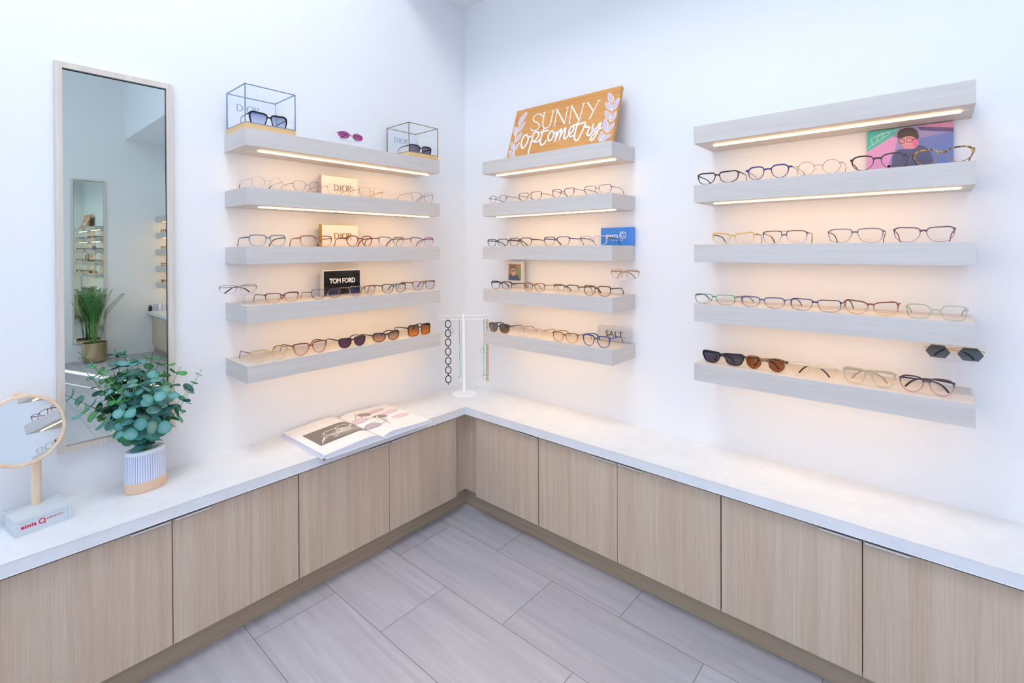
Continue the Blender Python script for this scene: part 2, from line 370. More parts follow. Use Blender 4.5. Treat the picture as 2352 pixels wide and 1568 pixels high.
def cabinet(side, xs, label, handles):
    """xs: door edges along the wall (local x), handles: (x0, x1) per door"""
    a, b = min(xs), max(xs); c = (a+b)/2
    e = empty('base_cabinet', wl(side, c, 0, 0), ROT[side]); tag(e, label, 'cabinet', 'low oak base cabinets under the worktop')
    m = MB(); m.box((a-c+.0005, -DF+.021, DB-.001), (b-c-.0005, -.002, CB-.001)); m.obj('body', plain('dark cabinet inside', '3a3026', .6), e)
    for (x0, x1), h in zip(zip(xs[:-1], xs[1:]), handles):
        m = MB(); m.box((x0-c+.0013, -DF, DB), (x1-c-.0013, -DF+.019, DT)); d = m.obj('door', M_door, e, bevel=.0006)
        if h:
            m = MB(); m.box((h[0]-c, -DF-.008, DT+.0002), (h[1]-c, -DF+.01, DT+.0017)); m.box((h[0]-c, -DF-.0095, DT-.0036), (h[1]-c, -DF-.008, DT+.0017))
            m.obj('handle', M_chrome, d)
cabinet('L', [-1.199, -.782, -.3695], 'oak two door cabinet on the left wall nearest the corner, under the open book', [(-.886, -.7885), (-.7755, -.672)])
cabinet('L', [-2.034, -1.617, -1.201], 'oak two door cabinet on the left wall under the round mirror and vase', [(-1.727, -1.6235), (-1.6105, -1.507)])
cabinet('L', [-2.868, -2.451, -2.036], 'oak cabinet at the far left end of the worktop, outside the frame', [(-2.56, -2.457), (-2.445, -2.34)])
cabinet('R', [.3835, .784], 'single narrow oak cabinet door on the right wall beside the corner', [(.672, .7775)])
cabinet('R', [.786, 1.1845, 1.584], 'oak two door cabinet on the right wall, between the single door and the front cabinet', [(1.072, 1.178), (1.191, 1.294)])
cabinet('R', [1.586, 1.985, 2.385], 'oak two door cabinet nearest the camera at lower right', [(1.877, 1.9785), (1.9915, 2.095)])
for i in range(4):
    a = 2.387+i*.8
    nm = ['just past the right edge of the photo', 'between the nearer and farther back cabinets', 'next to the last back cabinet', 'last before the back wall, seen only in the wall mirror'][i]
    cabinet('R', [a, a+.399, a+.798], 'oak two door cabinet, '+nm, [(a+.29, a+.393), (a+.405, a+.508)])
def lbox(side, a, b): # a, b: (lx, dep, z)
    p, q = wl(side, *a), wl(side, *b); return p, q
FD = .282
m = MB(); m.box((-.3675, -FD-.0, DB), (-FD, -FD+.015, CB-.001)); m.box((-FD, -.3815, DB), (-FD+.015, -FD, CB-.001))
f = m.obj('corner_filler', M_door); tag(f, 'narrow oak filler strips closing the inside corner between the cabinets', 'panel')
m = MB(); m.box((LEND, -KD, .0005), (-KD, -KD+.014, DB-.002)); m.box((-KD, BACK+.001, .0005), (-KD+.014, -KD, DB-.002)); k_ = m.obj('toe_kick', M_kick)
tag(k_, 'continuous recessed oak toe kick under all the base cabinets', 'toe kick')
m = MB(); m.box((-FD+.014, -(5.587), DB), (-FD+.03, BACK+.001, CB-.001)); f = m.obj('end_filler', M_door); tag(f, 'oak filler panel closing the cabinets against the back wall', 'panel')
# ------------------------------------------------------------------ floating shelves
SZ = [1.8351, 1.6129, 1.3881, 1.1644, .9399]; TH = .066; SD = .215
def shelf(side, a, b, z, label):
    c = (a+b)/2; hl = (b-a)/2
    e = empty('floating_shelf', wl(side, c, 0, z), ROT[side]); tag(e, label, 'shelf', 'pale oak floating shelves with light strips')
    i0, i1 = (.078, .014) if side == 'L' else ((.036, .028) if b < 1.2 else (.050, .028))
    m = MB(); m.box((-hl, -SD, -TH), (hl, -.0005, 0)); m.obj('board', M_shelf, e, bevel=.0005)
    m = MB(); m.box((-hl+i0-.05 if side == 'L' else -hl+i0-.012, -.1445, -TH-.0004), (-hl+i0-.001, -.1295, -TH+.002)); m.obj('channel_end', plain('frosted channel end', 'd8d2ca', .5), e)
    m = MB(); m.box((-hl+i0, -.1445, -TH-(.0036 if z > 1.5 else .0015)), (hl-i1, -.1295, -TH+.002)); m.obj('light_strip', M_strip, e)
ordn = ['top', 'second', 'middle', 'fourth', 'lowest']
whatL = ['carrying two glass display cases', 'carrying thin metal spectacles', 'carrying coloured acetate spectacles and a gold block', 'carrying a black lettered block', 'carrying sunglasses and amber frames']
whatM = ['carrying the wooden SUNNY sign', 'carrying four slim half-rim spectacles', 'carrying the blue lettered block', 'carrying the small framed portrait', 'carrying the clear SALT block']
whatR = ['bare on top, nothing standing on it', 'carrying round spectacles and the colourful poster', 'carrying four large spectacles', 'carrying green and purple spectacles', 'carrying sunglasses and an acrylic stand']
for i, z in enumerate(SZ):
    shelf('L', -1.3488, -.3932, z, f'{ordn[i]} shelf on the left wall, {whatL[i]}')
    shelf('R', .3524, 1.1149, z, f'{ordn[i]} shelf of the short stack beside the corner, {whatM[i]}')
    shelf('R', 1.4602, 2.2293, z, f'{ordn[i]} shelf of the stack at right, {whatR[i]}')
    shelf('R', 5.09, 5.858, z, f'{ordn[i]} shelf by the back wall, seen in the tall mirror')

# ------------------------------------------------------------------ mirrors on the walls
def wall_mirror(loc, rotz, W, H, label):
    e = empty('wall_mirror', loc, rotz); tag(e, label, 'mirror', None); f = .019; d = .022
    m = MB()
    m.box((-W/2, -d, 0), (-W/2+f, -.001, H)); m.box((W/2-f, -d, 0), (W/2, -.001, H)); m.box((-W/2+f, -d, 0), (W/2-f, -.001, f)); m.box((-W/2+f, -d, H-f), (W/2-f, -.001, H))
    m.obj('frame', M_frame, e)
    m = MB(); g = .0006; m.box((-W/2+f+g, -.012, f+g), (W/2-f-.003, -.009, H-f-.004)); m.obj('mirror_glass', M_mirror, e)
    m = MB(); m.box((-W/2+f, -.0085, f), (W/2-f, -.004, H-f)); m.obj('shade_backing', M_dark, e)  # dark sheet stands in for the recess shadow along the glass edges
wall_mirror((-1.695, 0, .7172), 0, .326, 1.274, 'tall narrow oak framed mirror on the left wall behind the eucalyptus')
wall_mirror((-.925, BACK+.004, .222), PI-.013, .33, 2.05, 'tall oak framed mirror on the back wall, seen reflected inside the first mirror')

# ------------------------------------------------------------------ lettering from strokes
def didot(m, s, x, z, h, y0, y1, mi=0):
    """high contrast serif capitals D I O R"""
    t = h*.075; T_ = h*.02
    def ser(cx, zz, w): m.ribbon([(cx-w, zz), (cx+w, zz)], T_*.8, y0, y1, mi)
    for ch in s:
        if ch == 'I':
            x += h*.12; m.ribbon([(x, z), (x, z+h)], t, y0, y1, mi); ser(x, z+T_, h*.17); ser(x, z+h-T_, h*.17); x += h*.27
        elif ch == 'D':
            x += h*.12; m.ribbon([(x, z), (x, z+h)], t, y0, y1, mi); ser(x-h*.04, z+T_, h*.12); ser(x-h*.04, z+h-T_, h*.12)
            pts = [(x+h*.62*math.cos(a)*(1 if math.cos(a) > 0 else .2)+h*.08, z+h/2+(h/2-T_)*math.sin(a)) for a in [(-PI/2+PI*k/16) for k in range(17)]]
            m.ribbon([(x, z+T_)]+pts+[(x, z+h-T_)], [T_]+[T_+t*1.1*abs(math.cos(-PI/2+PI*k/16)) for k in range(17)]+[T_], y0, y1, mi); x += h*.95
        elif ch == 'O':
            x += h*.42; pts = [(x+h*.42*math.cos(2*PI*k/28), z+h/2+(h/2-T_)*math.sin(2*PI*k/28)) for k in range(28)]
            m.ribbon(pts, [T_+t*1.1*abs(math.cos(2*PI*k/28)) for k in range(28)], y0, y1, mi, closed=True); x += h*.66
        elif ch == 'R':
            m.ribbon([(x, z), (x, z+h)], t, y0, y1, mi); ser(x, z+T_, h*.17); ser(x-h*.04, z+h-T_, h*.12)
            A = [-PI/2+PI*k/12 for k in range(13)]
            pts = [(x+h*.15+h*.32*math.cos(a), z+h*.75+(h*.25-T_)*math.sin(a)) for a in A]
            m.ribbon([(x, z+h*.5+T_)]+pts+[(x, z+h-T_)], [T_]+[T_+t*abs(math.cos(a)) for a in A]+[T_], y0, y1, mi)
            m.ribbon([(x+h*.2, z+h*.5), (x+h*.45, z+h*.1), (x+h*.62, z+T_)], [t*.6, t, T_*1.5], y0, y1, mi); x += h*.6
    return x
def didot_part(name, s, w, z, y, mat, parent, xc=0):
    h = w/2.85; m = MB(); didot(m, s, xc-w/2, z, h, y, y+.0006); return m.obj(name, mat, parent)
M_goldtxt = plain('warm grey lettering', '9a8f86', .5); M_silver = plain('silver lettering', 'd9dbe0', .3, .3)
# brand blocks on the left wall's shelves
def dior_block(z, label, lettermat, sidemat):
    e = empty('display_block', (-.872, -.048, z)); tag(e, label, 'sign', 'lettered display blocks')
    m = MB(); m.box((-.095, -.012, 0), (.095, .012, .103)); m.obj('block', sidemat, e, bevel=.0008)
    m = MB(); m.box((-.0925, -.0135, .002), (.0925, -.0121, .101)); m.obj('face', plain('cream face', 'f0e9df', .35), e)
    didot_part('lettering', 'DIOR', .082, .036, -.0143, lettermat, e, .008)
dior_block(SZ[1], 'cream block with grey serif lettering behind the metal spectacles, second shelf', M_goldtxt, plain('mauve grey edge', 'bcaeac', .4))
dior_block(SZ[2], 'cream block with gold edge and gold serif lettering on the left middle shelf', plain('gold lettering', 'b8893a', .3, .6), plain('gold edge', 'c79a45', .3, .5))
e = empty('display_block', (-.872, -.062, SZ[3])); tag(e, 'black block with white capitals in a clear acrylic body, left fourth shelf', 'sign', 'lettered display blocks')
m = MB(); m.box((-.097, -.008, 0), (.097, .014, .119)); m.obj('block', plain('pale acrylic body', 'd6cbbd', .2), e, bevel=.001)
m = MB(); m.box((-.0965, -.0115, .002), (.0965, -.0085, .1185)); m.obj('rim', M_chrome, e)
m = MB(); m.box((-.092, -.0135, .004), (.092, -.0116, .113)); m.obj('face', plain('black glass face', '0d0c10', .05), e)
text_part('lettering', 'TOM FORD', .0315, plain('white lettering', 'f4f4f6', .3), e, (.0, -.0140, .066), bold=.0006, spacing=.93, sx=.86)
# blue block
e = empty('display_block', (-.022, -1.036, SZ[2]), ROT['R']); tag(e, 'bright blue block with white lettering at the near end of the short stack', 'sign', 'lettered display blocks')
m = MB(); m.box((-.081, -.011, 0), (.081, .016, .085)); m.obj('block', plain('blue acrylic', '3f86e0', .12), e, bevel=.0015)
M_wtxt = plain('white lettering', 'f4f4f6', .3)
text_part('lettering', 'zero', .037, M_wtxt, e, (-.022, -.0118, .045), spacing=.92, bold=.0002)
m = MB()
def rring(m, cx, cz, w, h, hw, y0, y1, n=2.6, K=30, mi=0, a0=0, a1=2*PI, closed=True):
    pts = []
    for k in range(K if closed else K+1):
        a = a0+(a1-a0)*k/K; c, s_ = math.cos(a), math.sin(a)
        pts.append((cx+w*math.copysign(abs(c)**(2/n), c), cz+h*math.copysign(abs(s_)**(2/n), s_)))
    m.ribbon(pts, hw, y0, y1, mi, closed=closed)
rring(m, .034, .048, .0155, .0145, .0011, -.0124, -.0116, 3.2); rring(m, .034, .048, .0095, .0088, .0012, -.0124, -.0116, 3, a0=.7, a1=2*PI-.35, closed=False)
m.ribbon([(.043, .045), (.035, .045)], .0011, -.0124, -.0116)
m.obj('emblem', M_wtxt, e)
text_part('tagline', 'E Y E W E A R', .0085, M_wtxt, e, (.004, -.0118, .024), spacing=1.2)
# SALT block
e = empty('display_block', (-.035, -1.028, SZ[4]), ROT['R']); tag(e, 'clear acrylic block with thin black capitals on the lowest short shelf', 'sign', 'lettered display blocks')
m = MB(); m.box((-.083, -.012, 0), (.083, .012, .072)); m.obj('block', clear('acrylic block', 'f6f7f8', refl=.03, body=.16, ghost='f8f8fa'), e, bevel=.001)
text_part('lettering', 'SALT.', .0375, plain('black lettering', '23211f', .4), e, (.008, -.0125, .037), spacing=1.12)
# portrait card
e = empty('portrait_card', (-.04, -.433, SZ[3]), ROT['R']); tag(e, 'small white card with a photo portrait on the fourth short shelf', 'card')
m = MB(); m.box((-.058, -.008, 0), (.058, .006, .143)); m.obj('block', clear('card acrylic', 'f6f7f8', refl=.03, body=.6, ghost='f4f2f2'), e, bevel=.001)
m = MB(); pc = [plain('print brown', '9a7d55', .5), plain('print green', '7d8a62', .5), plain('print skin', 'c59a86', .5), plain('print grey hair', '6e6868', .5), plain('print navy', '4b5a7c', .5), plain('print dark', '2f2b2c', .5)]
y0, y1 = -.0092, -.0081
m.plate([(-.044, .04), (.042, .04), (.042, .128), (-.044, .128)], y0, y1, 0)
m.plate([(.01, .04), (.042, .04), (.042, .112), (.016, .112)], y0-.0004, y0, 1)
m.plate([(-.044, .04), (.036, .04), (.03, .06), (.008, .074), (-.02, .074), (-.044, .066)], y0-.0008, y0-.0004, 4)
m.plate([(-.022, .07), (-.008, .062), (.006, .07), (.01, .09), (.006, .108), (-.018, .11), (-.026, .095)], y0-.0012, y0-.0008, 2)
m.plate([(-.03, .098), (-.02, .104), (.004, .104), (.01, .094), (.014, .108), (.004, .12), (-.016, .122), (-.028, .114)], y0-.0016, y0-.0012, 3)
m.plate([(-.022, .094), (.006, .093), (.005, .088), (-.006, .088), (-.008, .092), (-.01, .088), (-.021, .089)], y0-.0016, y0-.0012, 5)
m.obj('print', pc, e)
text_part('lettering', 'SALT.', .012, plain('black lettering', '23211f', .4), e, (0, -.0085, .018), spacing=1.1)

# colourful poster
e = empty('poster', (-.012, -2.08, SZ[1]), ROT['R']); tag(e, 'colourful poster of a dark haired person in glasses leaning on the right wall', 'poster')
PX = lambda u, v: ((u-1422)/688*.217-.1085, .1525-(v-(465-77*(u-1422)/688))/((760-45*(u-1422)/688)-(465-77*(u-1422)/688))*.1247)
m = MB(); m.box((-.1085, -.004, 0), (.1085, .006, .1525)); m.obj('board', plain('poster edge', 'e6d6ee', .4), e)
pcs = [plain('poster violet', '9a8fc6', .35), plain('poster teal', '45b5b0', .35), plain('poster pink', 'd59ad0', .35), plain('poster blue', '6d7fc0', .35), plain('poster rose', 'd98db4', .35),
       plain('poster plum', '5c4a86', .35), plain('poster shirt', '55597f', .35), plain('poster skin', 'd894a0', .35), plain('poster hair', '33272f', .35), plain('poster foam', 'a8e6d6', .35), plain('poster lit skin', 'e26a9c', .35)]
m = MB()
def pp(pl, k, lay):
    if k in (6, 7, 8, 10): pl = poly(pl, 2)
    m.plate([PX(*q) for q in pl], -.0046-lay*.0003, -.0042-(lay-1)*.0003 if lay else -.0041, k)
m.plate([(-.1085, 0), (.1085, 0), (.1085, .1525), (-.1085, .1525)], -.0046, -.0041, 0)
pp([(1422, 465), (1700, 434), (1640, 500), (1422, 625)], 1, 1)
pp([(1422, 625), (1640, 500), (1680, 520), (1640, 700), (1640, 828), (1422, 830)], 2, 1)
pp([(1560, 830), (1640, 640), (1760, 700), (1800, 825)], 3, 1)
pp([(1850, 520), (2110, 470), (2110, 790), (1850, 810)], 3, 1)
pp([(1850, 418), (2110, 388), (2110, 440), (1880, 430)], 4, 1)
pp([(1840, 426), (1880, 426), (2110, 440), (2110, 475), (1860, 456)], 5, 2)
for a in (0, 1, 2, 3):
    m.ribbon([PX(*q) for q in spline([(1430+a*40, 600-a*28), (1470+a*45, 560-a*25), (1460+a*50, 525-a*20), (1520+a*45, 490-a*12), (1560+a*40, 470-a*8)], 5)], .0010, -.0052-a*.0001, -.0047, 9)
pp([(1630, 828), (1635, 650), (1690, 600), (1760, 612), (1840, 570), (1900, 585), (1950, 640), (1970, 815)], 6, 3)
pp([(1690, 515), (1760, 498), (1815, 505), (1845, 540), (1840, 585), (1810, 606), (1760, 606), (1735, 596), (1712, 575), (1698, 548)], 7, 4)
pp([(1790, 520), (1830, 515), (1845, 540), (1840, 585), (1815, 600), (1800, 560)], 10, 5)
pp([(1674, 490), (1690, 455), (1730, 435), (1790, 431), (1835, 450), (1852, 500), (1842, 535), (1826, 520), (1800, 503), (1760, 500), (1705, 520), (1682, 517)], 8, 6)
for cu in (1715, 1775): m.ribbon([PX(cu+24*math.cos(a), 542-8*(cu > 1740)+18*math.sin(a)) for a in [2*PI*k/16 for k in range(16)]], .0006, -.0066, -.006, 8, closed=True)
m.ribbon([PX(1800, 530), PX(1838, 520)], .0006, -.0066, -.006, 8)
m.ribbon([PX(1735, 582), PX(1755, 578)], .0007, -.0066, -.006, 10)
m.obj('print', pcs, e)

# ------------------------------------------------------------------ the wooden sign
def homog(P):  # zoomed pixel of the sign -> unit square
    import numpy as np
    src = [(468, 415), (1700, 115), (1635, 742), (388, 950)]; dst = [(0, 1), (1, 1), (1, 0.03), (0, 0.03)]
    A = []
    for (x, y), (u, v) in zip(src, dst):
        A.append([x, y, 1, 0, 0, 0, -u*x, -u*y]); A.append([0, 0, 0, x, y, 1, -v*x, -v*y])
    h = np.linalg.solve(np.array(A, float), np.array([c for d in dst for c in d], float))
    def f(x, y):
        k = h[6]*x+h[7]*y+1; return ((h[0]*x+h[1]*y+h[2])/k, (h[3]*x+h[4]*y+h[5])/k)
    return f
hf = homog(None); SW, SH_ = .615, .286
SG = lambda x, y: ((hf(x, y)[0]-.5)*SW, hf(x, y)[1]*SH_)
e = empty('wooden_sign', (-.158, -.776, SZ[0]+.0068), ROT['R']); e.rotation_euler = (math.radians(-19), 0, -PI/2)
tag(e, 'orange pine board with painted white name and leaf sprays on the top short shelf', 'sign')
m = MB(); nb = 16
edge = [(-SW/2, 0)]+[(SW/2+.0006*math.sin(k*2.1), SH_*k/nb) for k in range(nb+1)]+[(-SW/2, SH_)]
m.plate(edge, 0, .02, 0); m.obj('board', M_sign, e)
m = MB(); m.box((-.02, .0205, .05), (.02, .028, .2)); m.obj('rear_batten', M_sign, e)
S = MB(); TW = .0022; ty0, ty1 = -.0012, 0.0002
def st(pts, w=TW, sm=True, mi=0):
    q = [SG(*p) for p in pts]
    if sm and len(q) > 2: q = spline(q, 5)
    S.ribbon(q, w, ty0, ty1, mi)
st([(778, 478), (760, 452), (725, 448), (685, 470), (670, 505), (690, 532), (730, 550), (752, 585), (735, 620), (700, 638), (665, 634), (652, 628)], .0026); st([(778, 462), (778, 480)], .0018); st([(655, 612), (652, 632)], .0018)
st([(800, 430), (792, 520), (792, 570), (812, 606), (845, 605), (875, 580), (888, 530), (905, 406)], .0026); st([(784, 434), (816, 428)], .0014, False); st([(890, 409), (922, 401)], .0014, False)
for N_ in (((933, 582), (950, 397), (1052, 560), (1073, 370)), ((1107, 549), (1124, 354), (1226, 522), (1263, 325))):
    (a_, b_, c_, d_) = N_
    st([a_, b_], .0018, False); st([(b_[0]-5, b_[1]-5), c_], .0034, False); st([c_, d_], .0018, False)
    st([(a_[0]-16, a_[1]+5), (a_[0]+15, a_[1]-3)], .0014, False); st([(d_[0]-16, d_[1]+4), (d_[0]+17, d_[1]-4)], .0014, False); st([(b_[0]-18, b_[1]+3), b_], .0014, False)
st([(1308, 315), (1385, 412)], .0030, False); st([(1442, 288), (1385, 412)], .0018, False); st([(1385, 410), (1350, 500)], .0030, False)
st([(1293, 320), (1326, 311)], .0014, False); st([(1425, 293), (1460, 284)], .0014, False); st([(1332, 504), (1364, 496)], .0014, False)
S.obj('name_lettering', plain('white sign paint', 'f5f6fa', .6), e); S = MB()
B_ = .0042
st([(622, 690), (590, 690), (562, 735), (552, 795), (568, 838), (598, 820), (624, 770), (630, 720), (612, 692), (640, 712), (668, 700)], B_)
st([(694, 655), (678, 740), (660, 820), (646, 905)], B_)
st([(682, 700), (712, 655), (748, 660), (750, 700), (722, 742), (690, 760), (735, 768), (770, 740)], B_)
st([(808, 612), (790, 690), (776, 760), (795, 800), (828, 785), (850, 745)], B_); st([(768, 656), (815, 645), (866, 633)], B_)
st([(918, 642), (888, 655), (868, 705), (880, 750), (908, 742), (932, 695), (930, 650), (912, 642), (945, 668), (968, 650)], B_)
st([(972, 640), (960, 710), (952, 762), (968, 710), (1000, 640), (1018, 622), (1015, 680), (1003, 748), (1018, 700), (1050, 625), (1068, 610), (1064, 670), (1058, 718), (1078, 728), (1105, 690)], B_)
st([(1105, 690), (1145, 655), (1166, 612), (1152, 582), (1126, 606), (1112, 660), (1130, 704), (1170, 690)], B_)
st([(1215, 528), (1196, 610), (1182, 700), (1198, 745), (1228, 740), (1250, 690)], B_); st([(1160, 576), (1230, 560), (1302, 538)], B_)
st([(1250, 690), (1278, 630), (1302, 560), (1312, 596), (1350, 590), (1344, 632), (1332, 676), (1358, 690), (1388, 650), (1400, 600)], B_)
st([(1402, 556), (1386, 605), (1404, 640), (1440, 605), (1476, 545)], B_)
st([(1492, 536), (1462, 630), (1424, 710), (1390, 746), (1376, 728), (1398, 690), (1440, 645), (1506, 596)], B_)
S.obj('script_lettering', plain('white sign paint', 'f5f6fa', .6), e)
def spray(stem, leaves, name):
    global S
    S = MB(); st(stem, .0014, True, 0)
    for a, b in leaves:
        A, B2 = Vector(SG(*a)), Vector(SG(*b)); d = B2-A; nn = Vector((-d[1], d[0]))*.20; pts = []
        for k in range(18):
            t = 2*PI*k/18; pts.append(A+d*(.5-.5*math.cos(t))+nn*math.sin(t)*(1+.25*math.cos(t)))
        S.plate([tuple(p) for p in pts], -.0008, .0002, 1); S.ribbon([tuple(p) for p in pts], .0009, ty0, ty1, 0, closed=True)
        S.ribbon([tuple(A), tuple(A+d*.8)], .0006, ty0-.0001, ty1, 0)
    S.obj(name, [plain('white sign paint', 'f5f6fa', .6), plain('lavender sign paint', 'cbb6c4', .6)], e)
spray([(482, 935), (468, 850), (474, 740), (488, 640), (505, 580), (560, 470)], [((500, 565), (588, 425)), ((500, 652), (576, 540)), ((478, 695), (460, 598)), ((478, 770), (548, 660)), ((462, 852), (432, 770)), ((470, 870), (530, 775)), ((478, 940), (414, 870))], 'leaf_spray')
spray([(1482, 765), (1540, 680), (1580, 560), (1600, 440), (1606, 340)], [((1604, 315), (1555, 205)), ((1612, 402), (1682, 260)), ((1600, 388), (1525, 318)), ((1600, 532), (1662, 415)), ((1582, 500), (1530, 410)), ((1565, 650), (1647, 545)), ((1550, 634), (1533, 505)), ((1492, 755), (1508, 640)), ((1498, 752), (1614, 678))], 'leaf_spray')

# ------------------------------------------------------------------ spectacles
def sup(n, tap=0, lift=0, flat=0, nose=.10, corner=0, K=48):
    """lens outline in a unit box: n squareness, tap narrower below, lift raised outer top, flat squarer top, nose cut on the inner side"""
    out = []
    for k in range(K):
        a = 2*PI*k/K; c, s = math.cos(a), math.sin(a); m_ = n+(flat if s > 0 else -.35)+(corner if s > 0 and c > 0 else 0)
        m_ = max(2.0, m_)
        r = .5/(abs(c)**m_+abs(s)**m_)**(1/m_); x = r*c; y = r*s
        x *= 1-tap*(.5-y)
        if x < 0: x += nose*.62*(.5-y)*(-2*x)
        y += lift*max(0, x)*2*max(0, y+.1)*1.6-lift*max(0, -x)*.5*max(0, y)
        out.append((x, y))
    return out
SHAPES = {
 'round': sup(2.0, nose=.02), 'oval': sup(2.2, .05, nose=.06), 'panto': sup(2.2, .20, flat=.75, nose=.06), 'pantowide': sup(2.2, .16, .02, flat=.35, nose=.08, corner=.3),
 'square': sup(2.8, .15, flat=1.2, nose=.12, corner=.8), 'rect': sup(3.1, .08, flat=1.2, nose=.16), 'softrect': sup(2.8, .10, .04, flat=.8, nose=.16), 'slimrect': sup(3.6, .06, .04, flat=1.5, nose=.22),
 'cat': sup(2.5, .16, .16, flat=.4, nose=.16, corner=2.2), 'softcat': sup(2.6, .16, .05, flat=.6, nose=.14, corner=1.2), 'catoval': sup(2.1, .08, .14, nose=.08, corner=1.2),
 'bigsquare': sup(4.4, .03, flat=.5, nose=.06), 'wayfarer': sup(2.7, .20, .05, flat=1.4, nose=.10),
 'aviator': poly([(-.46, .5), (.3, .5), (.52, .36), (.5, .0), (.34, -.42), (.08, -.52), (-.2, -.42), (-.42, -.05), (-.5, .3)], 2),
 'navigator': poly([(-.36, .5), (.36, .5), (.5, .34), (.5, .05), (.4, -.5), (-.25, -.5), (-.46, .1), (-.46, .36)], 2),
 'octagon': poly([(-.30, .5), (.34, .5), (.5, .40), (.5, .05), (.44, -.42), (.30, -.5), (-.20, -.5), (-.34, -.42), (-.5, .0), (-.5, .1)], 2),
 'hexagon': poly([(-.27, .5), (.27, .5), (.47, .08), (.5, -.02), (.47, -.12), (.30, -.5), (-.30, -.5), (-.47, -.12), (-.5, -.02), (-.47, .08)], 0),
 'geometric': poly([(-.42, .5), (.5, .5), (.5, .3), (.3, -.5), (-.16, -.5), (-.44, .05)], 2),
 'angular': sup(3.4, .30, .07, flat=1.6, nose=.12),
 'butterfly': sup(2.3, .12, .13, flat=.2, nose=.12, corner=2.4),
 'bold_cat': sup(3.2, .20, .07, flat=1.2, nose=.18),
}
def spectacles(side, lx, dep, z, W, H, shape, top, bot=None, tort=None, thick=2.6, tint=None, tint2=None, temple=None, tip=None, pose='open',
               yaw=0, label='', group=None, metal=0, bridge='key', half=False, alpha=1, rimless=False, name=None, mark=None, tilt=0, tl=.128, glossc=None, flash=False, brace=None, twide=None):
    t = thick/1000; sun = tint is not None
    e = empty(name or ('sunglasses' if sun else 'eyeglasses'), wl(side, lx, dep, z), ROT[side]+math.radians(yaw))
    tag(e, label, 'sunglasses' if sun else 'glasses', group)
    e.rotation_euler[0] = math.radians(tilt)
    fm = framemat(top, bot, tort, .22 if not metal else .3, metal*.75, alpha)
    tm = framemat(temple or top, None, tort if temple is None else None, .25 if not metal else .3, metal*.75 if (temple is None or metal) else 0, alpha)
    dbl = .0135 if not metal else .0165; ep = .0016
    lw = W/2-dbl/2-2*t-ep+.001; lh = H-2*t
    ar = {'round': 1.04, 'panto': 1.16, 'pantowide': 1.26, 'aviator': 1.22}.get(shape, 9)
    extra = lw-(H-2*t)*ar
    if extra > 0: lw -= extra; dbl += min(extra*1.0, .009)
    cx = dbl/2+t+lw/2-.001; cz = H/2
    wrap = lambda x: 1.0*x*x
    O = SHAPES[shape]; zs = [p[1] for p in O]; zmin, zmax = min(zs), max(zs); xs_ = [p[0] for p in O]; xmin, xmax = min(xs_), max(xs_)
    sc_ = lambda p: ((p[0]-(xmin+xmax)/2)/(xmax-xmin)*lw, (p[1]-(zmin+zmax)/2)/(zmax-zmin)*lh)
    fr = MB(); dt = .0018 if not metal else .0011
    for s in (-1, 1):
        pts = [sc_(p) for p in O]; K = len(pts); vs = []; fs = []
        for i, p in enumerate(pts):
            a, b = pts[i-1], pts[(i+1) % K]; dx, dz = b[0]-a[0], b[1]-a[1]; l = math.hypot(dx, dz) or 1; nx, nz = dz/l, -dx/l
            if nx*p[0]+nz*p[1] < 0: nx, nz = -nx, -nz
            k = t*(.88+(.70 if not metal else .1)*max(0, nz)+(.42 if not metal else 0)*max(0, nx)*(1 if p[1] > 0 else .3)-.15*max(0, -nz))
            if half and nz < -.25: k = t*.28
            for (ox, oz), y in (((0, 0), -dt), ((nx*k, nz*k), -dt), ((nx*k, nz*k), dt), ((0, 0), dt)):
                X = s*(cx+p[0]+ox); vs.append((X, y+wrap(X), cz+p[1]+oz))
        if not rimless:
            for i in range(K):
                j = (i+1) % K
                for q in range(4): fs.append((i*4+q, i*4+(q+1) % 4, j*4+(q+1) % 4, j*4+q))
            fr.add(vs, fs)
        L = MB(); n = K; LV = [(s*(cx+p[0]*1.0), wrap(s*(cx+p[0])), cz+p[1]) for p in pts]
        # lens as a thin two sided shell
        f_ = [(v[0], v[1]-.0005, v[2]) for v in LV]+[(s*cx, wrap(cx)-.0016, cz)]; b_ = [(v[0], v[1]+.0005, v[2]) for v in LV]+[(s*cx, wrap(cx)-.0006, cz)]
        L.add(f_, [(i, (i+1) % n, n) for i in range(n)])
        if sun: nm = f'tint {tint} {tint2}'; lm = clear(nm, tint, tint2, refl=.03 if not flash else .16, glossc=glossc or (1, 1, 1))
        else: lm = M_lensb if flash else M_lens
        lo = L.obj('lens', lm, e, smooth=40, fix=False)
        if mark and s == 1:
            q = MB(); zz = cz-lh*.34
            for k in range(9):
                if k == 4: continue
                x0 = cx-.011+k*.0024; q.box((x0, wrap(x0)-.0024, zz), (x0+.0016, wrap(x0)-.0021, zz+.0011))
            rr = [(cx-.0006+.0016*math.cos(a), zz+.0006+.0016*math.sin(a)) for a in [2*PI*i/10 for i in range(10)]]; q.ribbon(rr, .0003, wrap(cx)-.0024, wrap(cx)-.0021, closed=True)
            q.obj('lens_print', plain('lens print '+mark, mark, .5), lo)
    zb = cz+lh*(.27 if not metal else .16)
    if bridge == 'double' or bridge == 'brace':
        fr.sweep([(x, wrap(x)-.0005, cz+lh*.5+t*.5-.35*abs(x)*0) for x in (-cx*.62, -cx*.3, 0, cx*.3, cx*.62)], (t*.5, t*.6), 6)
        zb = cz+lh*.18
    b0 = dbl/2+t*.4
    bh = (.0021+t*.25 if not metal else .0011)
    if rimless: b0 += .003
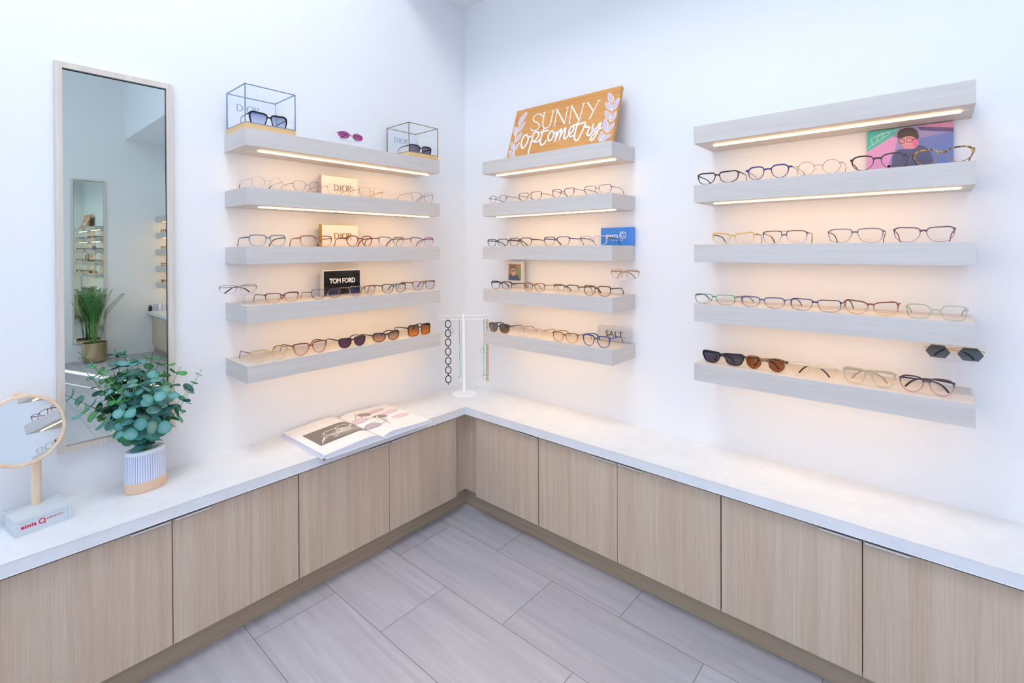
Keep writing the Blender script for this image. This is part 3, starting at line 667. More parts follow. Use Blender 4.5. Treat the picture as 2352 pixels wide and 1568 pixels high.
    bp_ = spline([(-b0-.0012, wrap(b0)-.0003, zb-.0006), (-b0*.55, -.001, zb+.0008), (0, -.0014, zb+.0014), (b0*.55, -.001, zb+.0008), (b0+.0012, wrap(b0)-.0003, zb-.0006)], 4)
    fr.sweep(bp_, [(bh*(1+.45*abs(q[0]/b0)**2 if not metal else bh/bh*1), bh*.75) for q in bp_], 8)
    zh = cz+lh*(.33 if not metal else .24); xe = W/2
    if shape in ('cat', 'softcat', 'bold_cat', 'butterfly', 'angular', 'geometric', 'wayfarer'): zh = cz+lh*.40
    xr = cx+lw/2-.0015
    eh = .0026+t*.25 if not metal else .0013
    for s in (-1, 1):
        fr.sweep([(s*xr, wrap(xr), zh), (s*(xe-.001), wrap(xe)-.0005, zh), (s*xe, wrap(xe)+.003, zh)], [(eh, .0018), (eh, .0018), (eh*.85, .0014)], 6)
    fr.obj('front_frame', fm, e, smooth=35)
    if pose != 'open' and tl == .128: tl = .112
    th = [(.0030, .0014), (.0024, .0013), (.0022, .0012), (.0026, .0012), (.0028, .0012)] if not metal else [(.0012, .0007)]*3+[(.0020, .0010), (.0022, .0010)]
    if twide: th = [(a*twide, b) for a, b in th]
    yh = wrap(xe)+.0045
    for s in (-1, 1):
        if pose == 'open':
            base = [(s*xe, yh, zh), (s*(xe+.0015), yh+tl*.35, zh-.001), (s*(xe-.001), yh+tl*.68, zh-.004), (s*(xe-.006), yh+tl*.86, zh-.014), (s*(xe-.010), yh+tl, max(.0028, zh-.036))]
        else:
            o = .004 if s < 0 else .0085; dz = 0 if s < 0 else .003
            base = [(s*xe, yh+o*.3, zh+dz*.3), (s*(xe-tl*.35), yh+o, zh+dz), (s*(xe-tl*.68), yh+o, zh-.002+dz), (s*(xe-tl*.86), yh+o+.002, zh-.010), (s*(xe-tl), yh+o+.006, max(.0028, zh-.030))]
        pts = spline(base, 4); szs = spline(th, 4)
        cut = 11 if tip else len(pts)
        m = MB(); m.sweep(pts[:cut], [tuple(q) for q in szs[:cut]], 6); to = m.obj('temple', tm, e, smooth=50)
        if tip:
            m = MB(); m.sweep(pts[cut-1:], [(q[0]*1.15, q[1]*1.3) for q in szs[cut-1:]], 6); m.obj('temple_tip', plain('tip '+tip, tip, .3), to, smooth=50)
    if metal:
        for s in (-1, 1):
            m = MB(); m.sweep([(s*.0095, .002, cz+lh*.02), (s*.0085, .0055, cz+lh*.0), (s*.0072, .0058, cz-lh*.06)], [(.0005, .0005), (.0005, .0005), (.0005, .0005)], 5)
            m.sweep([(s*.0070, .006, cz-lh*.02), (s*.0075, .0065, cz-lh*.08), (s*.0088, .007, cz-lh*.16)], [(.001, .0016), (.0018, .0022), (.001, .0014)], 6)
            m.obj('nose_pad', plain('clear silicone', 'efe2cf', .2), e, smooth=50)
    return e
def stand_z(i): return SZ[i]+.0006
def row(side, i, items, grp):
    for (lx, W, dep), kw in items:
        kw = dict(kw)
        if side == 'L' and i in (1, 2, 3) and -1.07 < lx < -.74: kw['tl'] = .106
        H = kw.pop('H'); sh = kw.pop('s')
        spectacles(side, lx, kw.pop('dep', dep), stand_z(i), W, H, sh, group=grp, **kw)
g = 'eyeglasses on the left wall shelves'
row('L', 1, [
 ((-1.2615, 0.128, 0.195), dict(H=.047, s='round', top='cfc9c6', metal=1, thick=.9, tip='33262a', label='thin silver round glasses, first at left on the second left shelf')),
 ((-1.0984, 0.1263, 0.195), dict(H=.045, s='panto', top='a88a90', metal=1, thick=1.1, tip='c9a08a', label='thin rose brown metal glasses left of the cream block')),
 ((-0.9469, 0.1301, 0.195), dict(H=.046, s='panto', top='dcb994', metal=1, thick=.9, label='thin pale gold glasses in front of the cream grey lettered block')),
 ((-0.7905, 0.1296, 0.195), dict(H=.046, s='square', top='c9a070', metal=1, thick=1.1, label='thin gold glasses just right of the cream block')),
 ((-0.6444, 0.140, 0.195), dict(H=.045, s='square', top='ecd7c8', metal=1, thick=1.2, label='very pale pink gold glasses, second from right on the second left shelf')),
 ((-0.4887, 0.1426, 0.195), dict(H=.048, s='softcat', top='9a8478', metal=1, thick=1.2, label='brown gold squarish metal glasses at the right end of the second left shelf'))], g)
row('L', 2, [
 ((-1.2609, 0.143, 0.195), dict(H=.045, s='square', top='7d8894', bot='aab6cc', temple='4b6270', tip='7a4a32', alpha=.9, label='grey blue clear square glasses, first at left on the left middle shelf')),
 ((-1.0603, 0.1432, 0.195), dict(H=.045, s='square', top='9a5a32', bot='dca27a', temple='8a6a58', tip='7a3c28', label='amber brown fading square glasses left of the gold block')),
 ((-0.8536, 0.141, 0.195), dict(H=.048, s='panto', top='8a2c22', bot='a85044', temple='5a2a20', tip='8a2c22', label='dark red round glasses in front of the gold block')),
 ((-0.68, 0.1465, 0.195), dict(H=.046, s='softcat', top='6e7068', bot='b4b6d4', temple='7a6a50', tip='6a3a2a', label='olive grey fading glasses right of the gold block')),
 ((-0.4913, 0.150, 0.195), dict(H=.046, s='softcat', top='8a4c86', bot='f0b4b4', temple='8a6a5a', label='purple to pink fading glasses at the right end of the left middle shelf'))], g)
row('L', 3, [
 ((-1.2058, 0.135, 0.195), dict(H=.040, s='softcat', top='5a2a3c', bot='c8924a', thick=2.0, temple='a8887a', tip='9a4424', label='plum to amber glasses beside the small acrylic stand, fourth left shelf')),
 ((-1.0168, 0.1368, 0.195), dict(H=.044, s='square', top='6a5a48', metal=1, thick=1.9, flash=True, label='bronze metal glasses in front of the black block')),
 ((-0.8394, 0.1362, 0.195), dict(H=.046, s='softcat', top='5a3a2e', bot='c9a090', tort='caa27a', thick=2.0, flash=True, label='brown tortoise glasses with violet glare just right of the black block')),
 ((-0.6658, 0.1392, 0.195), dict(H=.045, s='softcat', top='2f5560', bot='5f8a90', temple='5a3c28', thick=2.4, flash=True, label='teal framed glasses on the fourth left shelf')),
 ((-0.4578, 0.148, 0.165), dict(H=.047, s='softcat', top='4a2c24', tort='d8a088', temple='6a4a3a', thick=2.0, flash=True, label='pink and brown tortoise glasses at the right end of the fourth left shelf'))], g)
row('L', 4, [
 ((-1.2556, 0.1454, 0.195), dict(H=.048, s='geometric', top='d8b878', bot='e6d2a4', alpha=.85, temple='a86a50', tip='7a4a2a', thick=2.8, label='transparent straw coloured angular glasses at the left end of the lowest left shelf')),
 ((-1.0901, 0.1503, 0.195), dict(H=.050, s='geometric', top='8a4a22', bot='b8763e', thick=3.2, temple='6a3a20', flash=True, label='caramel brown angular glasses, second on the lowest left shelf')),
 ((-0.8939, 0.1361, 0.195), dict(H=.044, s='wayfarer', top='2e2622', thick=2.6, tint='5c3a66', temple='4a4030', label='black sunglasses with purple lenses on the lowest left shelf')),
 ((-0.7125, 0.150, 0.195), dict(H=.044, s='catoval', top='231c1c', thick=3.0, tint='7b7f9c', tint2='e8b48c', temple='3a3020', label='black cat-eye sunglasses with smoky peach lenses on the lowest left shelf')),
 ((-0.5135, 0.1441, 0.195), dict(H=.056, s='bigsquare', top='241816', tort='6a4430', thick=3.6, tint='7c5a38', tint2='ff9c14', temple='3a2418', label='big square dark sunglasses with orange lenses, right end of the lowest left shelf'))], g)
g = 'eyeglasses on the short corner stack'
row('R', 1, [
 ((0.4428, 0.1399, 0.195), dict(H=.040, s='panto', top='46566c', half=True, thick=2.0, metal=1, temple='4a4650', label='slate blue half-rim glasses nearest the corner, second short shelf')),
 ((0.6524, 0.1449, 0.195), dict(H=.040, s='slimrect', top='4a3a3c', half=True, thick=2.2, metal=1, temple='6a5650', label='dark brown half-rim rectangular glasses, second short shelf')),
 ((0.8494, 0.1257, 0.195), dict(H=.041, s='softcat', top='4a3266', half=True, thick=2.4, metal=1, temple='5a4a78', label='dark purple half-rim glasses, second short shelf')),
 ((1.0321, 0.138, 0.195), dict(H=.040, s='slimrect', top='34406a', half=True, thick=1.8, metal=1, temple='3c4c80', tip='2a2a34', label='navy half-rim glasses at the near end of the second short shelf'))], g)
row('R', 2, [
 ((0.4369, 0.1450, 0.195), dict(H=.037, s='rect', top='34383c', bot='5f6f74', thick=2.0, temple='5a504a', label='dark grey slim rectangular glasses nearest the corner, middle short shelf')),
 ((0.5905, 0.1450, 0.195), dict(H=.041, s='rect', top='3a2a28', bot='8a7a76', thick=2.2, temple='6a5040', label='dark brown rectangular glasses second from the corner, middle short shelf')),
 ((0.8106, 0.1480, 0.195), dict(H=.042, s='square', top='3c3a62', bot='b49c98', thick=2.2, temple='4a4688', label='indigo fading glasses, third on the middle short shelf')),
 ((1.0058, 0.1451, 0.195), dict(H=.042, s='rect', top='d8c4cc', bot='ece4ee', alpha=.85, thick=2.4, temple='4a3a3c', label='clear pink glasses with dark temples overlapping the blue block'))], g)
row('R', 3, [
 ((0.462, 0.145, 0.195), dict(H=.042, s='square', top='1e1c28', bot='8a8aa8', thick=2.8, temple='4a3c34', label='black to lilac glasses below the portrait card')),
 ((0.6767, 0.1306, 0.195), dict(H=.042, s='square', top='8a5226', bot='b8803a', thick=2.2, temple='b09a7a', label='honey brown thin glasses second from the corner, fourth short shelf')),
 ((0.8631, 0.1404, 0.195), dict(H=.043, s='square', top='4a3c34', bot='d8cdc2', tort='8a7460', thick=2.8, temple='5a4a3c', label='grey brown striped glasses, third on the fourth short shelf')),
 ((1.0273, 0.138, 0.195), dict(H=.045, s='square', top='6a3e24', bot='8a5a34', tort='8a5a34', thick=2.8, temple='5a3a2a', tip='2a2224', label='chestnut tortoise glasses at the near end of the fourth short shelf'))], g)
row('R', 4, [
 ((0.4444, 0.1437, 0.195), dict(H=.047, s='square', top='3a2418', tort='7a4c28', thick=2.2, tint='6b7076', tint2='8a7a62', bridge='brace', temple='5a3a28', label='tortoise sunglasses with grey lenses nearest the corner, lowest short shelf')),
 ((0.6512, 0.1480, 0.195), dict(H=.045, s='softcat', top='ddb9a8', bot='ecdcd8', alpha=.8, thick=3.2, temple='c8a07c', label='clear blush glasses on the lowest short shelf')),
 ((0.8567, 0.1410, 0.195), dict(H=.045, s='softcat', top='4a2a14', bot='c88a2c', tort='9a6424', thick=2.0, temple='b08a4a', label='thin amber tortoise glasses, third on the lowest short shelf')),
 ((1.0219, 0.1384, 0.195), dict(H=.050, s='wayfarer', top='2c3f7c', bot='4a5c9c', thick=3.2, temple='34549c', tip='1e2c4c', label='cobalt blue glasses beside the clear lettered block'))], g)
g = 'eyeglasses on the right hand stack'
row('R', 1, [
 ((1.5403, 0.1480, 0.195), dict(H=.043, s='wayfarer', top='1c1414', tort='5a3a24', thick=3.0, temple='2a2024', label='black tortoise glasses at the left end under the top right shelf')),
 ((1.7087, 0.1457, 0.195), dict(H=.047, s='panto', top='2a2c78', bot='6a5c80', thick=2.8, temple='a8a4b8', label='round blue glasses on the second right shelf')),
 ((1.8587, 0.1300, 0.195), dict(H=.047, s='round', top='8a8280', metal=1, thick=1.4, temple='a8906a', label='thin pewter round metal glasses between the blue pair and the poster')),
 ((2.0126, 0.1368, 0.195), dict(H=.046, s='pantowide', top='3a2428', bot='6a4440', thick=2.6, temple='5a4438', label='dark brown oval glasses in front of the left half of the poster')),
 ((2.1617, 0.1328, 0.195), dict(H=.045, s='pantowide', top='2c1a18', bot='9a7434', tort='c99a2c', thick=2.8, temple='4a3020', label='dark and amber tortoise glasses at the right end, in front of the poster'))], g)
row('R', 2, [
 ((1.5927, 0.1465, 0.195), dict(H=.042, s='cat', top='e0b46a', bot='e6c69c', thick=3.6, temple='6a4a40', mark='e68a8a', label='butter yellow cat-eye glasses on the middle right shelf')),
 ((1.7592, 0.1369, 0.195), dict(H=.044, s='navigator', top='6a3424', bot='a8b8cc', thick=2.0, bridge='double', temple='a88a80', tip='5a3020', mark='e68a8a', label='brown double bridge glasses on the middle right shelf')),
 ((1.956, 0.1442, 0.195), dict(H=.045, s='navigator', top='7a6a78', bot='b08a84', thick=2.0, temple='2c3048', mark='e68a8a', label='mauve brown geometric glasses with dark blue hinges, middle right shelf')),
 ((2.1198, 0.1378, 0.195), dict(H=.045, s='softcat', top='6a2c3c', bot='8a7aa8', thick=2.0, temple='8a3c2c', mark='e68a8a', label='wine and violet cat-eye glasses at the right end of the middle right shelf'))], g)
row('R', 3, [
 ((1.5282, 0.1450, 0.195), dict(H=.037, s='slimrect', top='4a9a66', bot='6a6474', thick=1.5, temple='5a5a58', mark='e6825a', label='thin green and grey rectangular glasses on the fourth right shelf')),
 ((1.6903, 0.1420, 0.195), dict(H=.037, s='softrect', top='5c5c84', bot='8a7a8c', thick=2.4, temple='8a8a9c', mark='b8a08a', label='slate violet rectangular glasses on the fourth right shelf')),
 ((1.8491, 0.1440, 0.195), dict(H=.039, s='slimrect', top='34284c', bot='7a6878', thick=1.9, temple='6a4c9c', mark='e6a05a', label='dark purple wide rectangular glasses in the centre of the fourth right shelf')),
 ((1.9962, 0.136, 0.195), dict(H=.044, s='butterfly', top='9a3c1c', bot='d8a24a', tort='4a2a18', thick=2.4, temple='4a3a30', mark='e6704a', label='orange and striped tortoise cat-eye glasses on the fourth right shelf')),
 ((2.1472, 0.1356, 0.195), dict(H=.043, s='octagon', top='a3ab8c', thick=2.5, temple='b49a6a', metal=1, mark='e6705a', label='large sage green octagonal glasses at the right end'))], g)
row('R', 4, [
 ((1.551, 0.150, 0.176), dict(H=.044, s='angular', top='15131a', thick=4.4, tint='55506a', pose='folded', label='thick black angular sunglasses at the left end of the lowest right shelf')),
 ((1.6944, 0.142, 0.176), dict(H=.046, s='panto', top='3a2416', tort='a87430', thick=2.6, tint='9a5c16', pose='folded', label='tortoise sunglasses with brown amber lenses, lowest right shelf')),
 ((1.8395, 0.1350, 0.176), dict(H=.047, s='aviator', top='d8bc94', metal=1, thick=.9, bridge='double', tip='2c2420', pose='folded', label='thin gold aviator frame with clear lenses and black tips')),
 ((1.9891, 0.1342, 0.176), dict(H=.050, s='wayfarer', top='cbb08c', bot='dccab0', alpha=.8, thick=4.0, pose='folded', label='transparent beige glasses on the lowest right shelf')),
 ((2.1263, 0.1250, 0.176), dict(H=.049, s='panto', top='5a3c40', bot='c8909c', alpha=.92, thick=2.6, temple='4a3c3c', pose='folded', label='rose pink round glasses at the right end of the lowest right shelf'))], g)
# pairs in the far stack, seen small in the tall mirror
fc = ['6a5a50', '3a3440', '8a5a30', 'b08050', '403028', 'a86a28']
for i, (sh, k0) in enumerate(((1, 0), (2, 2), (3, 1), (4, 4))):
    for j in range(3):
        lx = 5.72-j*.2
        c_ = ['grey brown', 'near black', 'amber brown', 'tan', 'dark brown', 'orange brown'][(k0+j) % 6]
        pos = ['closest to the back wall', 'in the middle', 'farthest from the back wall'][j]
        spectacles('R', lx, .18, SZ[sh]+.0006, .14, .043, ['square', 'panto', 'wayfarer'][(i+j) % 3], fc[(k0+j) % 6], thick=3, group='glasses seen in the tall mirror',
                   tint='c87a20' if sh == 4 and j == 0 else None, label=f'{c_} pair {pos} on the {ordn[sh]} shelf of the mirrored stack')

# clear stands with a pair on each
def acrylic_stand(side, lx, dep, z, h, label, bw=.07, bd=.06, yaw=0):
    e = empty('acrylic_stand', wl(side, lx, dep, z), ROT[side]+math.radians(yaw)); tag(e, label, 'stand', 'clear acrylic single-pair stands')
    m = MB(); m.box((-bw/2, -bd/2, 0), (bw/2, bd/2, .004)); m.obj('base', M_acryl, e, bevel=.0006)
    m = MB(); m.box((-.006, .000, .0038), (.006, .004, h-.004)); m.obj('post', M_acryl, e)
    m = MB(); m.box((-.045, -.012, h-.0045), (.045, .012, h-.001)); m.box((-.045, -.0125, h-.004), (.045, -.0095, h+.0035)); m.obj('cradle', M_acryl, e)
g = 'single pairs on acrylic stands'
acrylic_stand('L', -.842, .105, SZ[0]+.0003, .048, 'short clear stand on the top left shelf holding pink sunglasses')
spectacles('L', -.842, .108, SZ[0]+.0498, .140, .036, 'oval', 'c9a9a0', metal=1, thick=.8, rimless=True, tint='b04a94', tint2='c06098', pose='folded', temple='8a2c4c', label='rimless sunglasses with magenta lenses on the top left shelf', group=g, yaw=4)
acrylic_stand('L', -1.318, .105, SZ[3]+.0003, .039, 'clear stand at the left end of the fourth left shelf')
spectacles('L', -1.338, .108, SZ[3]+.0405, .136, .036, 'softrect', '6a6a72', metal=1, thick=1.5, half=True, pose='folded', tip='3a3030', yaw=-6, label='steel half-rim glasses lying on the stand at the left end', group=g)
acrylic_stand('R', 1.083, .075, SZ[3]+.0003, .068, 'clear stand at the near end of the fourth short shelf')
spectacles('R', 1.100, .078, SZ[3]+.0716, .136, .043, 'square', 'c8a890', bot='d8c8d0', alpha=.8, thick=2.6, pose='folded', temple='b89a78', yaw=4, label='translucent blush beige glasses on the clear stand of the short stack', group=g)
acrylic_stand('R', 2.188, .065, SZ[4]+.0003, .092, 'tall clear stand at the near right end of the lowest right shelf', bw=.075, bd=.09)
spectacles('R', 2.188, .075, SZ[4]+.0945, .134, .040, 'hexagon', 'c9a86a', metal=1, thick=.9, tint='5a6058', tint2='70788a', tip='1c1818', pose='folded', label='gold hexagonal sunglasses with dark lenses held up on the tall clear stand', group=g, glossc=(.8, .9, 1), flash=False)  # lens tint includes a greenish grey and bluish reflection as colour

# ------------------------------------------------------------------ glass display cases on the top left shelf
def case(x0, x1, label, wirec, lw, txc, back):
    cx = (x0+x1)/2; hw = (x1-x0)/2; hd = .0925; cy = -.1125
    e = empty('glass_display_case', (cx, cy, SZ[0])); tag(e, label, 'display case', None)
    hb = .022; ht = .168; wr = .0016
    m = MB(); m.box((-hw, -hd, 0), (hw, hd, hb)); m.obj('wooden_base', M_base, e, bevel=.0006)
    m = MB(); wq = wr
    for sx in (-1, 1):
        for sy in (-1, 1): m.box((sx*(hw-wq)-wq, sy*(hd-wq)-wq, hb), (sx*(hw-wq)+wq, sy*(hd-wq)+wq, ht))
    for zz in (hb+wq, ht-wq):
        for s in (-1, 1):
            m.box((-hw, s*(hd-wq)-wq, zz-wq), (hw, s*(hd-wq)+wq, zz+wq)); m.box((s*(hw-wq)-wq, -hd, zz-wq), (s*(hw-wq)+wq, hd, zz+wq))
    m.obj('metal_frame', plain('case wire '+wirec, wirec, .35, .6), e)
    for a, b in (((-hw+.0035, -hd+.001, hb+.004), (hw-.0035, -hd+.0022, ht-.004)), ((-hw+.001, -hd+.0035, hb+.004), (-hw+.0022, hd-.0035, ht-.004)),
                 ((hw-.0022, -hd+.0035, hb+.004), (hw-.001, hd-.0035, ht-.004)), ((-hw+.0035, -hd+.0035, ht-.0022), (hw-.0035, hd-.0035, ht-.001))):
        m = MB(); m.box(a, b); m.obj('glass_pane', M_glass, e)
    m = MB(); m.box((-hw+.004, hd-.008, hb), (hw-.004, hd-.0065, ht-.008)); p = m.obj('back_panel', plain('case back', 'e9edf6', .4), e)
    didot_part('lettering', 'DIOR', lw, txc[1], hd-.0088, plain('blue grey lettering', back, .5), p, txc[0])
case(-1.347, -1.152, 'glass display case with steel blue edges, left end of the top left shelf', '8494b4', .082, (-.022, .104), 'a3aec6')
case(-.583, -.394, 'glass display case with brass edges, right end of the top left shelf', '9a835e', .080, (-.012, .100), 'a9a6a4')
g = 'sunglasses inside the glass cases'
spectacles('L', -1.238, .158, SZ[0]+.0226, .150, .058, 'bold_cat', '16131c', thick=4.2, tint='9aa4cc', tint2='dfe6f6', temple='34406a', tl=.105, label='black cat-eye sunglasses with blue fading lenses in the left case', group=g)
spectacles('L', -.474, .163, SZ[0]+.0226, .146, .050, 'softcat', '191722', thick=3.4, tint='6e6c8c', tint2='8c88a8', temple='2a2c3c', tl=.105, label='black sunglasses with grey violet lenses in the right case', group=g)

# ------------------------------------------------------------------ jewellery style stand in the corner
SX, SY = -.177, -.165
ex = Vector((1, -1, 0)).normalized()
e = empty('chain_stand', (SX, SY, CT), -PI/4); tag(e, 'white T-bar stand in the corner with eyewear chains hanging from it', 'stand')
M_sw = plain('white enamel', 'f7f7fa', .3)
m = MB(); m.lathe([(.0655, 0.0003), (.0665, .002), (.0665, .005), (.065, .0065), (.012, .0072)], 48); m.obj('base', M_sw, e, smooth=40)
m = MB(); m.lathe([(.0078, .006), (.0074, .2), (.0068, .447), (.0045, .452)], 24); m.obj('pole', M_sw, e, smooth=40)
for zz in (.420, .442):
    m = MB(); m.sweep([(-.146, 0, zz), (.146, 0, zz)], .0022, 10); m.obj('crossbar', M_sw, e, smooth=50)
m = MB(); m.sweep([(-.146, 0, .418), (-.146, 0, .444)], .0018, 8); m.sweep([(.146, 0, .418), (.146, 0, .444)], .0018, 8); m.obj('end_post', M_sw, e, smooth=50)
m = MB(); m.box((-.02, -.0600, .0068), (.02, -.0595, .0075)); m.obj('base_mark', plain('faint grey mark', 'c8cad2', .5), e)
def at_bar(s): return (SX+ex.x*s, SY+ex.y*s, CT+.420)
g = 'eyewear chains and cords on the corner stand'
e = empty('eyewear_chain', at_bar(-.088), -PI/4); tag(e, 'chunky black oval link eyewear chain hanging at the left of the stand', 'chain', g)
M_blk = plain('black acrylic', '17161a', .25)
zc = .006
m = MB(); m.sweep([(0+.004*math.cos(a), .006*math.sin(a)*0+.004*math.sin(a)*1, -.001+.0*a) for a in [2*PI*k/10 for k in range(10)]], .0011, 6, closed=True)
m.sweep([(0, .0045*math.cos(a), .0045*math.sin(a)) for a in [2*PI*k/12 for k in range(12)]], .0011, 6, closed=True); m.obj('hook', M_blk, e, smooth=50)
for k in range(7):
    c_ = -.0245-.0515*k
    m = MB(); m.sweep([(.0150*math.cos(a), .001*math.sin(3*a), c_+.0205*math.sin(a)) for a in [2*PI*q/24 for q in range(24)]], (.0029, .0027), 8, closed=True, up=(0, 1, 0)); m.obj('link', M_blk, e, smooth=60)
    m = MB(); m.sweep([(0, .0045*math.cos(a), c_-.0257+.0066*math.sin(a)) for a in [2*PI*q/14 for q in range(14)]], .0016, 6, closed=True, up=(1, 0, 0)); m.obj('connector', M_blk, e, smooth=60)
M_teal = plain('teal cord', '2fb9b0', .5)
e = empty('neck_strap', at_bar(-.025), -PI/4); tag(e, 'teal eyewear cord hanging left of the white pole', 'cord', g)
m = MB(); m.sweep(spline([(.0, -.0042, .001), (.0005, -.0045, -.03), (0, -.004, -.10), (.0025, -.004, -.16), (.0005, -.004, -.2), (.004, -.004, -.27), (.0045, -.004, -.305), (.001, -.004, -.322), (-.005, -.004, -.327), (-.009, -.004, -.315)], 6), (.0014, .0016), 6); m.obj('cord', M_teal, e, smooth=60)
m = MB(); m.sweep(spline([(0, .0045, -.0005), (.001, .0045, -.1), (.002, .0045, -.2), (.003, .0045, -.32)], 5), .0007, 5); m.sweep([(0, .0045*math.cos(a), .0045*math.sin(a)) for a in [PI*k/8 for k in range(9)]], .0008, 5); m.obj('cord_return', M_teal, e, smooth=60)
m = MB(); m.box((.0025, -.001, -.352), (.0085, .0, -.325)); m.obj('price_tag', plain('cream tag', 'f0e4d8', .6), e)
e = empty('neck_strap', at_bar(.114), -PI/4); tag(e, 'looped teal eyewear cord with brown rings hanging behind the lowest short shelf end', 'cord', g)
m = MB(); m.sweep(spline([(-.002, -.0045, .0), (-.0035, -.0045, -.1), (-.005, -.0045, -.2), (-.006, -.0045, -.3), (-.003, -.0045, -.315), (.003, -.0045, -.30), (.0035, -.0045, -.2), (.003, -.0045, -.1), (.002, -.0045, .0)], 6), .0013, 6); m.sweep([(0, .0045*math.cos(a), .0045*math.sin(a)+.0) for a in [PI*k/8 for k in range(9)]], .0013, 6); m.obj('cord', M_teal, e, smooth=60)
for z0, x0 in ((-.175, -.011), (-.325, .001)):
    m = MB(); m.sweep([(x0+.011*math.cos(a), -.008, z0+.014*math.sin(a)) for a in [2*PI*q/18 for q in range(18)]], .0007, 5, closed=True, up=(0, 1, 0)); m.obj('ring', plain('brown silicone', '6a5660', .4), e, smooth=60)
e = empty('loop_retainer', at_bar(-.0745), -PI/4); tag(e, 'clear eyewear cord with a thin brown loop and tag next to the black chain', 'cord', g)
m = MB(); m.sweep([(0, .0042*math.cos(a), .0042*math.sin(a)) for a in [PI*k/8 for k in range(9)]]+[(0, -.0042, -.03), (.002, -.0042, -.048)], .0006, 5); m.obj('cord', plain('clear cord', 'd8d4dc', .3), e, smooth=60)
m = MB(); m.sweep([(.002+.0155*math.cos(a), -.0045, -.063+.0155*math.sin(a)) for a in [2*PI*q/24 for q in range(24)]], .0007, 5, closed=True, up=(0, 1, 0)); m.obj('ring', plain('brown silicone', '6a5660', .4), e, smooth=60)
m = MB(); m.box((.000, -.003, -.098), (.006, -.002, -.078)); m.obj('price_tag', plain('cream tag', 'f0e4d8', .6), e)
e = empty('eyewear_chain', at_bar(.131), -PI/4); tag(e, 'gold curb link eyewear chain at the right end of the stand', 'chain', g)
M_gold = plain('gold chain metal', 'd9a24a', .25, .85)
m = MB(); m.sweep([(0, .0045*math.cos(a), .0045*math.sin(a)) for a in [2*PI*k/12 for k in range(12)]], .001, 6, closed=True); m.obj('hook', M_gold, e, smooth=50)
for k in range(32):
    c_ = -.010-.0108*k; a0 = .35 if k % 2 else -.35
    m = MB(); m.sweep([(.0062*math.cos(a)*math.cos(a0), .0062*math.cos(a)*math.sin(a0)*1.6, c_+.0078*math.sin(a)) for a in [2*PI*q/12 for q in range(12)]], .0015, 5, closed=True, up=(0, 1, 0)); m.obj('link', M_gold, e, smooth=60)

# ------------------------------------------------------------------ vase with eucalyptus
VX, VY = -1.644, -.112
e = empty('vase', (VX, VY, CT), math.radians(6)); tag(e, 'white ribbed oval ceramic vase with a bare clay foot on the left worktop', 'vase')
NR = 52; A_, B2_ = .0605, .042
def vring(z, g_, s=1.0, sh=0):
    out = []
    for k in range(NR*4):
        a = 2*PI*k/(NR*4); q = (k % 4); r = 1-(g_ if q == 0 else 0)
        out.append((A_*s*r*math.cos(a)+sh, B2_*s*r*math.sin(a), z+0))
    return out
def vpart(levels, name, mats, groove=True):
    m = MB(); n = NR*4; vs = []
    for L_ in levels: vs += vring(*L_)
    for i in range(len(levels)-1):
        for k in range(n):
            j = (k+1) % n; g_ = 1 if (groove and (k % 4 in (0, 3)) and levels[i][1] > 0 and levels[i+1][1] > 0) else 0
            m.f.append((i*n+k, i*n+j, (i+1)*n+j, (i+1)*n+k)); m.m.append(g_)
    m.v = vs; return m.obj(name, mats, e, smooth=30, fix=False)
m0 = vpart([(.0004, 0, .97), (.003, 0, 1.0), (.036, 0, 1.0)], 'clay_foot', plain('raw clay', 'e9c6a8', .8), False)
vpart([(.0362, .012, 1.002), (.040, .035, 1.006), (.10, .04, .985), (.126, .035, .965), (.132, 0, .955), (.137, 0, .91), (.139, 0, .80), (.137, 0, .62), (.128, 0, .55), (.06, 0, .53), (.045, 0, .2)], 'glazed_body', [plain('white glaze', 'eef0f8', .12), plain('lavender groove', 'b9bfdc', .3)])
random.seed(21)
EU = empty('eucalyptus_bunch', (VX, VY, CT+.03)); tag(EU, 'bunch of blue green silver dollar eucalyptus sprigs standing in the ribbed vase', 'foliage')
def leafmat(name, top, edge):
    m, nt, b = newmat(name); N = nt.nodes; L = nt.links
    at = N.new('ShaderNodeAttribute'); at.attribute_name = 'edge'
    nz = N.new('ShaderNodeTexNoise'); nz.inputs['Scale'].default_value = 60
    tc = N.new('ShaderNodeTexCoord'); L.new(tc.outputs['Object'], nz.inputs[0])
    ad = N.new('ShaderNodeMath'); ad.operation = 'MULTIPLY_ADD'; ad.inputs[1].default_value = .35; L.new(nz.outputs[0], ad.inputs[0])
    L.new(at.outputs['Fac'], ad.inputs[2])
    r = N.new('ShaderNodeValToRGB'); r.color_ramp.elements[0].position = .15; r.color_ramp.elements[1].position = 1.0
    r.color_ramp.elements[0].color = lin(top); r.color_ramp.elements[1].color = lin(edge); L.new(ad.outputs[0], r.inputs[0])
    L.new(r.outputs[0], b.inputs['Base Color']); b.inputs['Roughness'].default_value = .55
    return m
ML = [leafmat('eucalyptus blue leaf', '78a2a8', '3f9482'), leafmat('eucalyptus grey leaf', '7fa09e', '548c74'), leafmat('eucalyptus green leaf', '5fa866', '3a8a4a')]
M_stem = plain('eucalyptus stem', '7fae52', .5)
